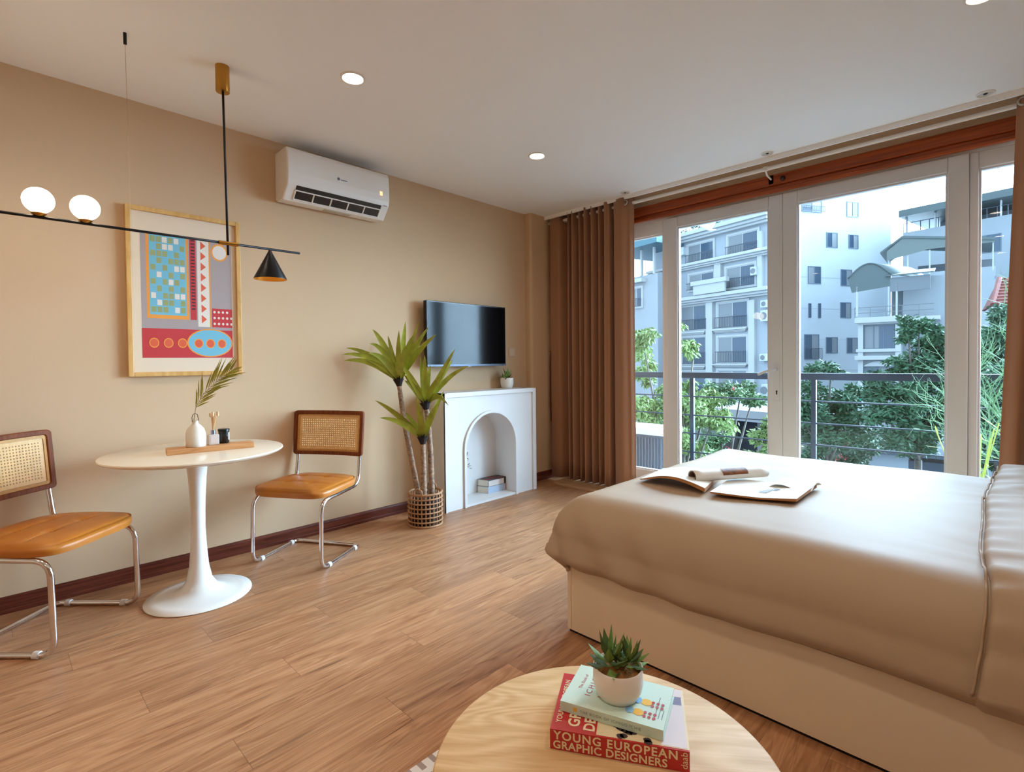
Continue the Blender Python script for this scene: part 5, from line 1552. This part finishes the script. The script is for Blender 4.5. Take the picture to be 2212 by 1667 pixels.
# ------------------------------------------------------------------ spiny balcony plant
sp0 = P(2112, 1060, X=5.05)
t = thing('pencil_cactus', 'large spiny pencil stemmed plant on the balcony at the right', 'potted plant', (5.05, .08, -.04))
bm = new(); lathe(bm, [(.11, -.04), (.13, .0), (.15, .26), (.145, .28), (.13, .26)], (5.05, .08, 0), 28); obj('pot', bm, mat('terracotta_dark', C(92, 74, 66), .8), t, smooth='auto')
PEN = mat('pencil_stem', C(112, 146, 104), .5, var=.3, vscale=5)
rnd = random.Random(31); bm = new(); ba = new()
roots = [((5.0, .10, .24), V((0, 0, 1)), .024)]
def grow(p, d, L, r, lev):
    n = 4; pts = [p]; q = p; dd = d.normalized()
    for k in range(n):
        dd = (dd+V((rnd.uniform(-.18, .18), rnd.uniform(-.18, .18), rnd.uniform(-.05, .12)))).normalized(); q = q+dd*L/n; pts.append(q)
    tube(ba if lev == 0 else bm, pts, [r*(1-.12*k) for k in range(n+1)], 6 if lev else 10)
    if lev >= 4: return
    m = (5, 4, 4, 3)[lev]
    for k in range(m):
        at_ = pts[-1] if k < 2 else pts[rnd.randrange(1, n+1)]
        nd = (dd*.75+V((rnd.uniform(-.8, .8), rnd.uniform(-.9, .9), rnd.uniform(-.35, .75)))).normalized()
        nd.x *= .6
        grow(at_, nd, L*rnd.uniform(.55, .85), r*.56, lev+1)
for k in range(3):
    grow(V((5.05+.03*(k-1), .08+.05*(k-1), .24)), V((.0, .10*(k-1), 1)), (.62, .5, .36)[k], (.020, .016, .014)[k], 0)
obj('stem', ba, mat('stem_grey', C(132, 140, 122), .7), t, smooth=True); obj('twigs', bm, PEN, t)
rnd = random.Random(77)
t = thing('bamboo_shoots', 'yellow green slender shoots in front of the railing at the right end of the bed', 'potted plant', (4.70, .16, -.04))
bm = new(); lathe(bm, [(.08, -.04), (.10, .2)], (4.70, .16, 0), 24); obj('pot', bm, mat('pot_grey', C(110, 110, 108), .8), t, smooth='auto')
bm = new(); LB = mat('shoot_yellow', C(168, 178, 74), .5)
for k in range(16):
    b0 = V((4.70+rnd.uniform(-.06, .06), .16+rnd.uniform(-.08, .08), .18)); h = b0+V((rnd.uniform(-.1, .1), rnd.uniform(-.18, .18), rnd.uniform(.25, .62))); tube(bm, [b0, b0.lerp(h, .6), h], .004, 5)
    for j in range(4):
        q = b0.lerp(h, .4+.18*j); leafmesh(bm, q, q+V((rnd.uniform(-.1, .1), rnd.uniform(-.14, .14), rnd.uniform(-.04, .10))), .014, n=3)
obj('shoots', bm, LB, t)

# ------------------------------------------------------------------ daylight
SKY0, SKY1 = 2.0, 29.
w = bpy.data.worlds.new('overcast'); scene.world = w; w.use_nodes = True
# bright hazy overcast: the cloud cover glows where the sun stands behind it, beyond the street
wn_, wl_ = w.node_tree.nodes, w.node_tree.links
wtc = wn_.new('ShaderNodeTexCoord'); wdt = wn_.new('ShaderNodeVectorMath'); wdt.operation = 'DOT_PRODUCT'
wl_.new(wtc.outputs['Generated'], wdt.inputs[0]); wdt.inputs[1].default_value = V((.87, -.40, .27)).normalized()
wmr = wn_.new('ShaderNodeMapRange'); wmr.interpolation_type = 'SMOOTHSTEP'
wmr.inputs[1].default_value = .55; wmr.inputs[2].default_value = .98; wmr.inputs[3].default_value = SKY0; wmr.inputs[4].default_value = SKY1
wl_.new(wdt.outputs['Value'], wmr.inputs[0])
wn_['Background'].inputs[0].default_value = (.52, .76, 1.0, 1)
wl_.new(wmr.outputs[0], wn_['Background'].inputs[1])

# ------------------------------------------------------------------ render look
scene.view_settings.view_transform = 'Standard'
scene.view_settings.look = 'None'
scene.view_settings.gamma = 1
scene.view_settings.exposure = 0.93
scene.view_settings.use_curve_mapping = False
scene.cycles.use_denoising = True
scene.cycles.max_bounces = 10
scene.cycles.diffuse_bounces = 6
scene.cycles.transparent_max_bounces = 16
scene.cycles.sample_clamp_indirect = 8
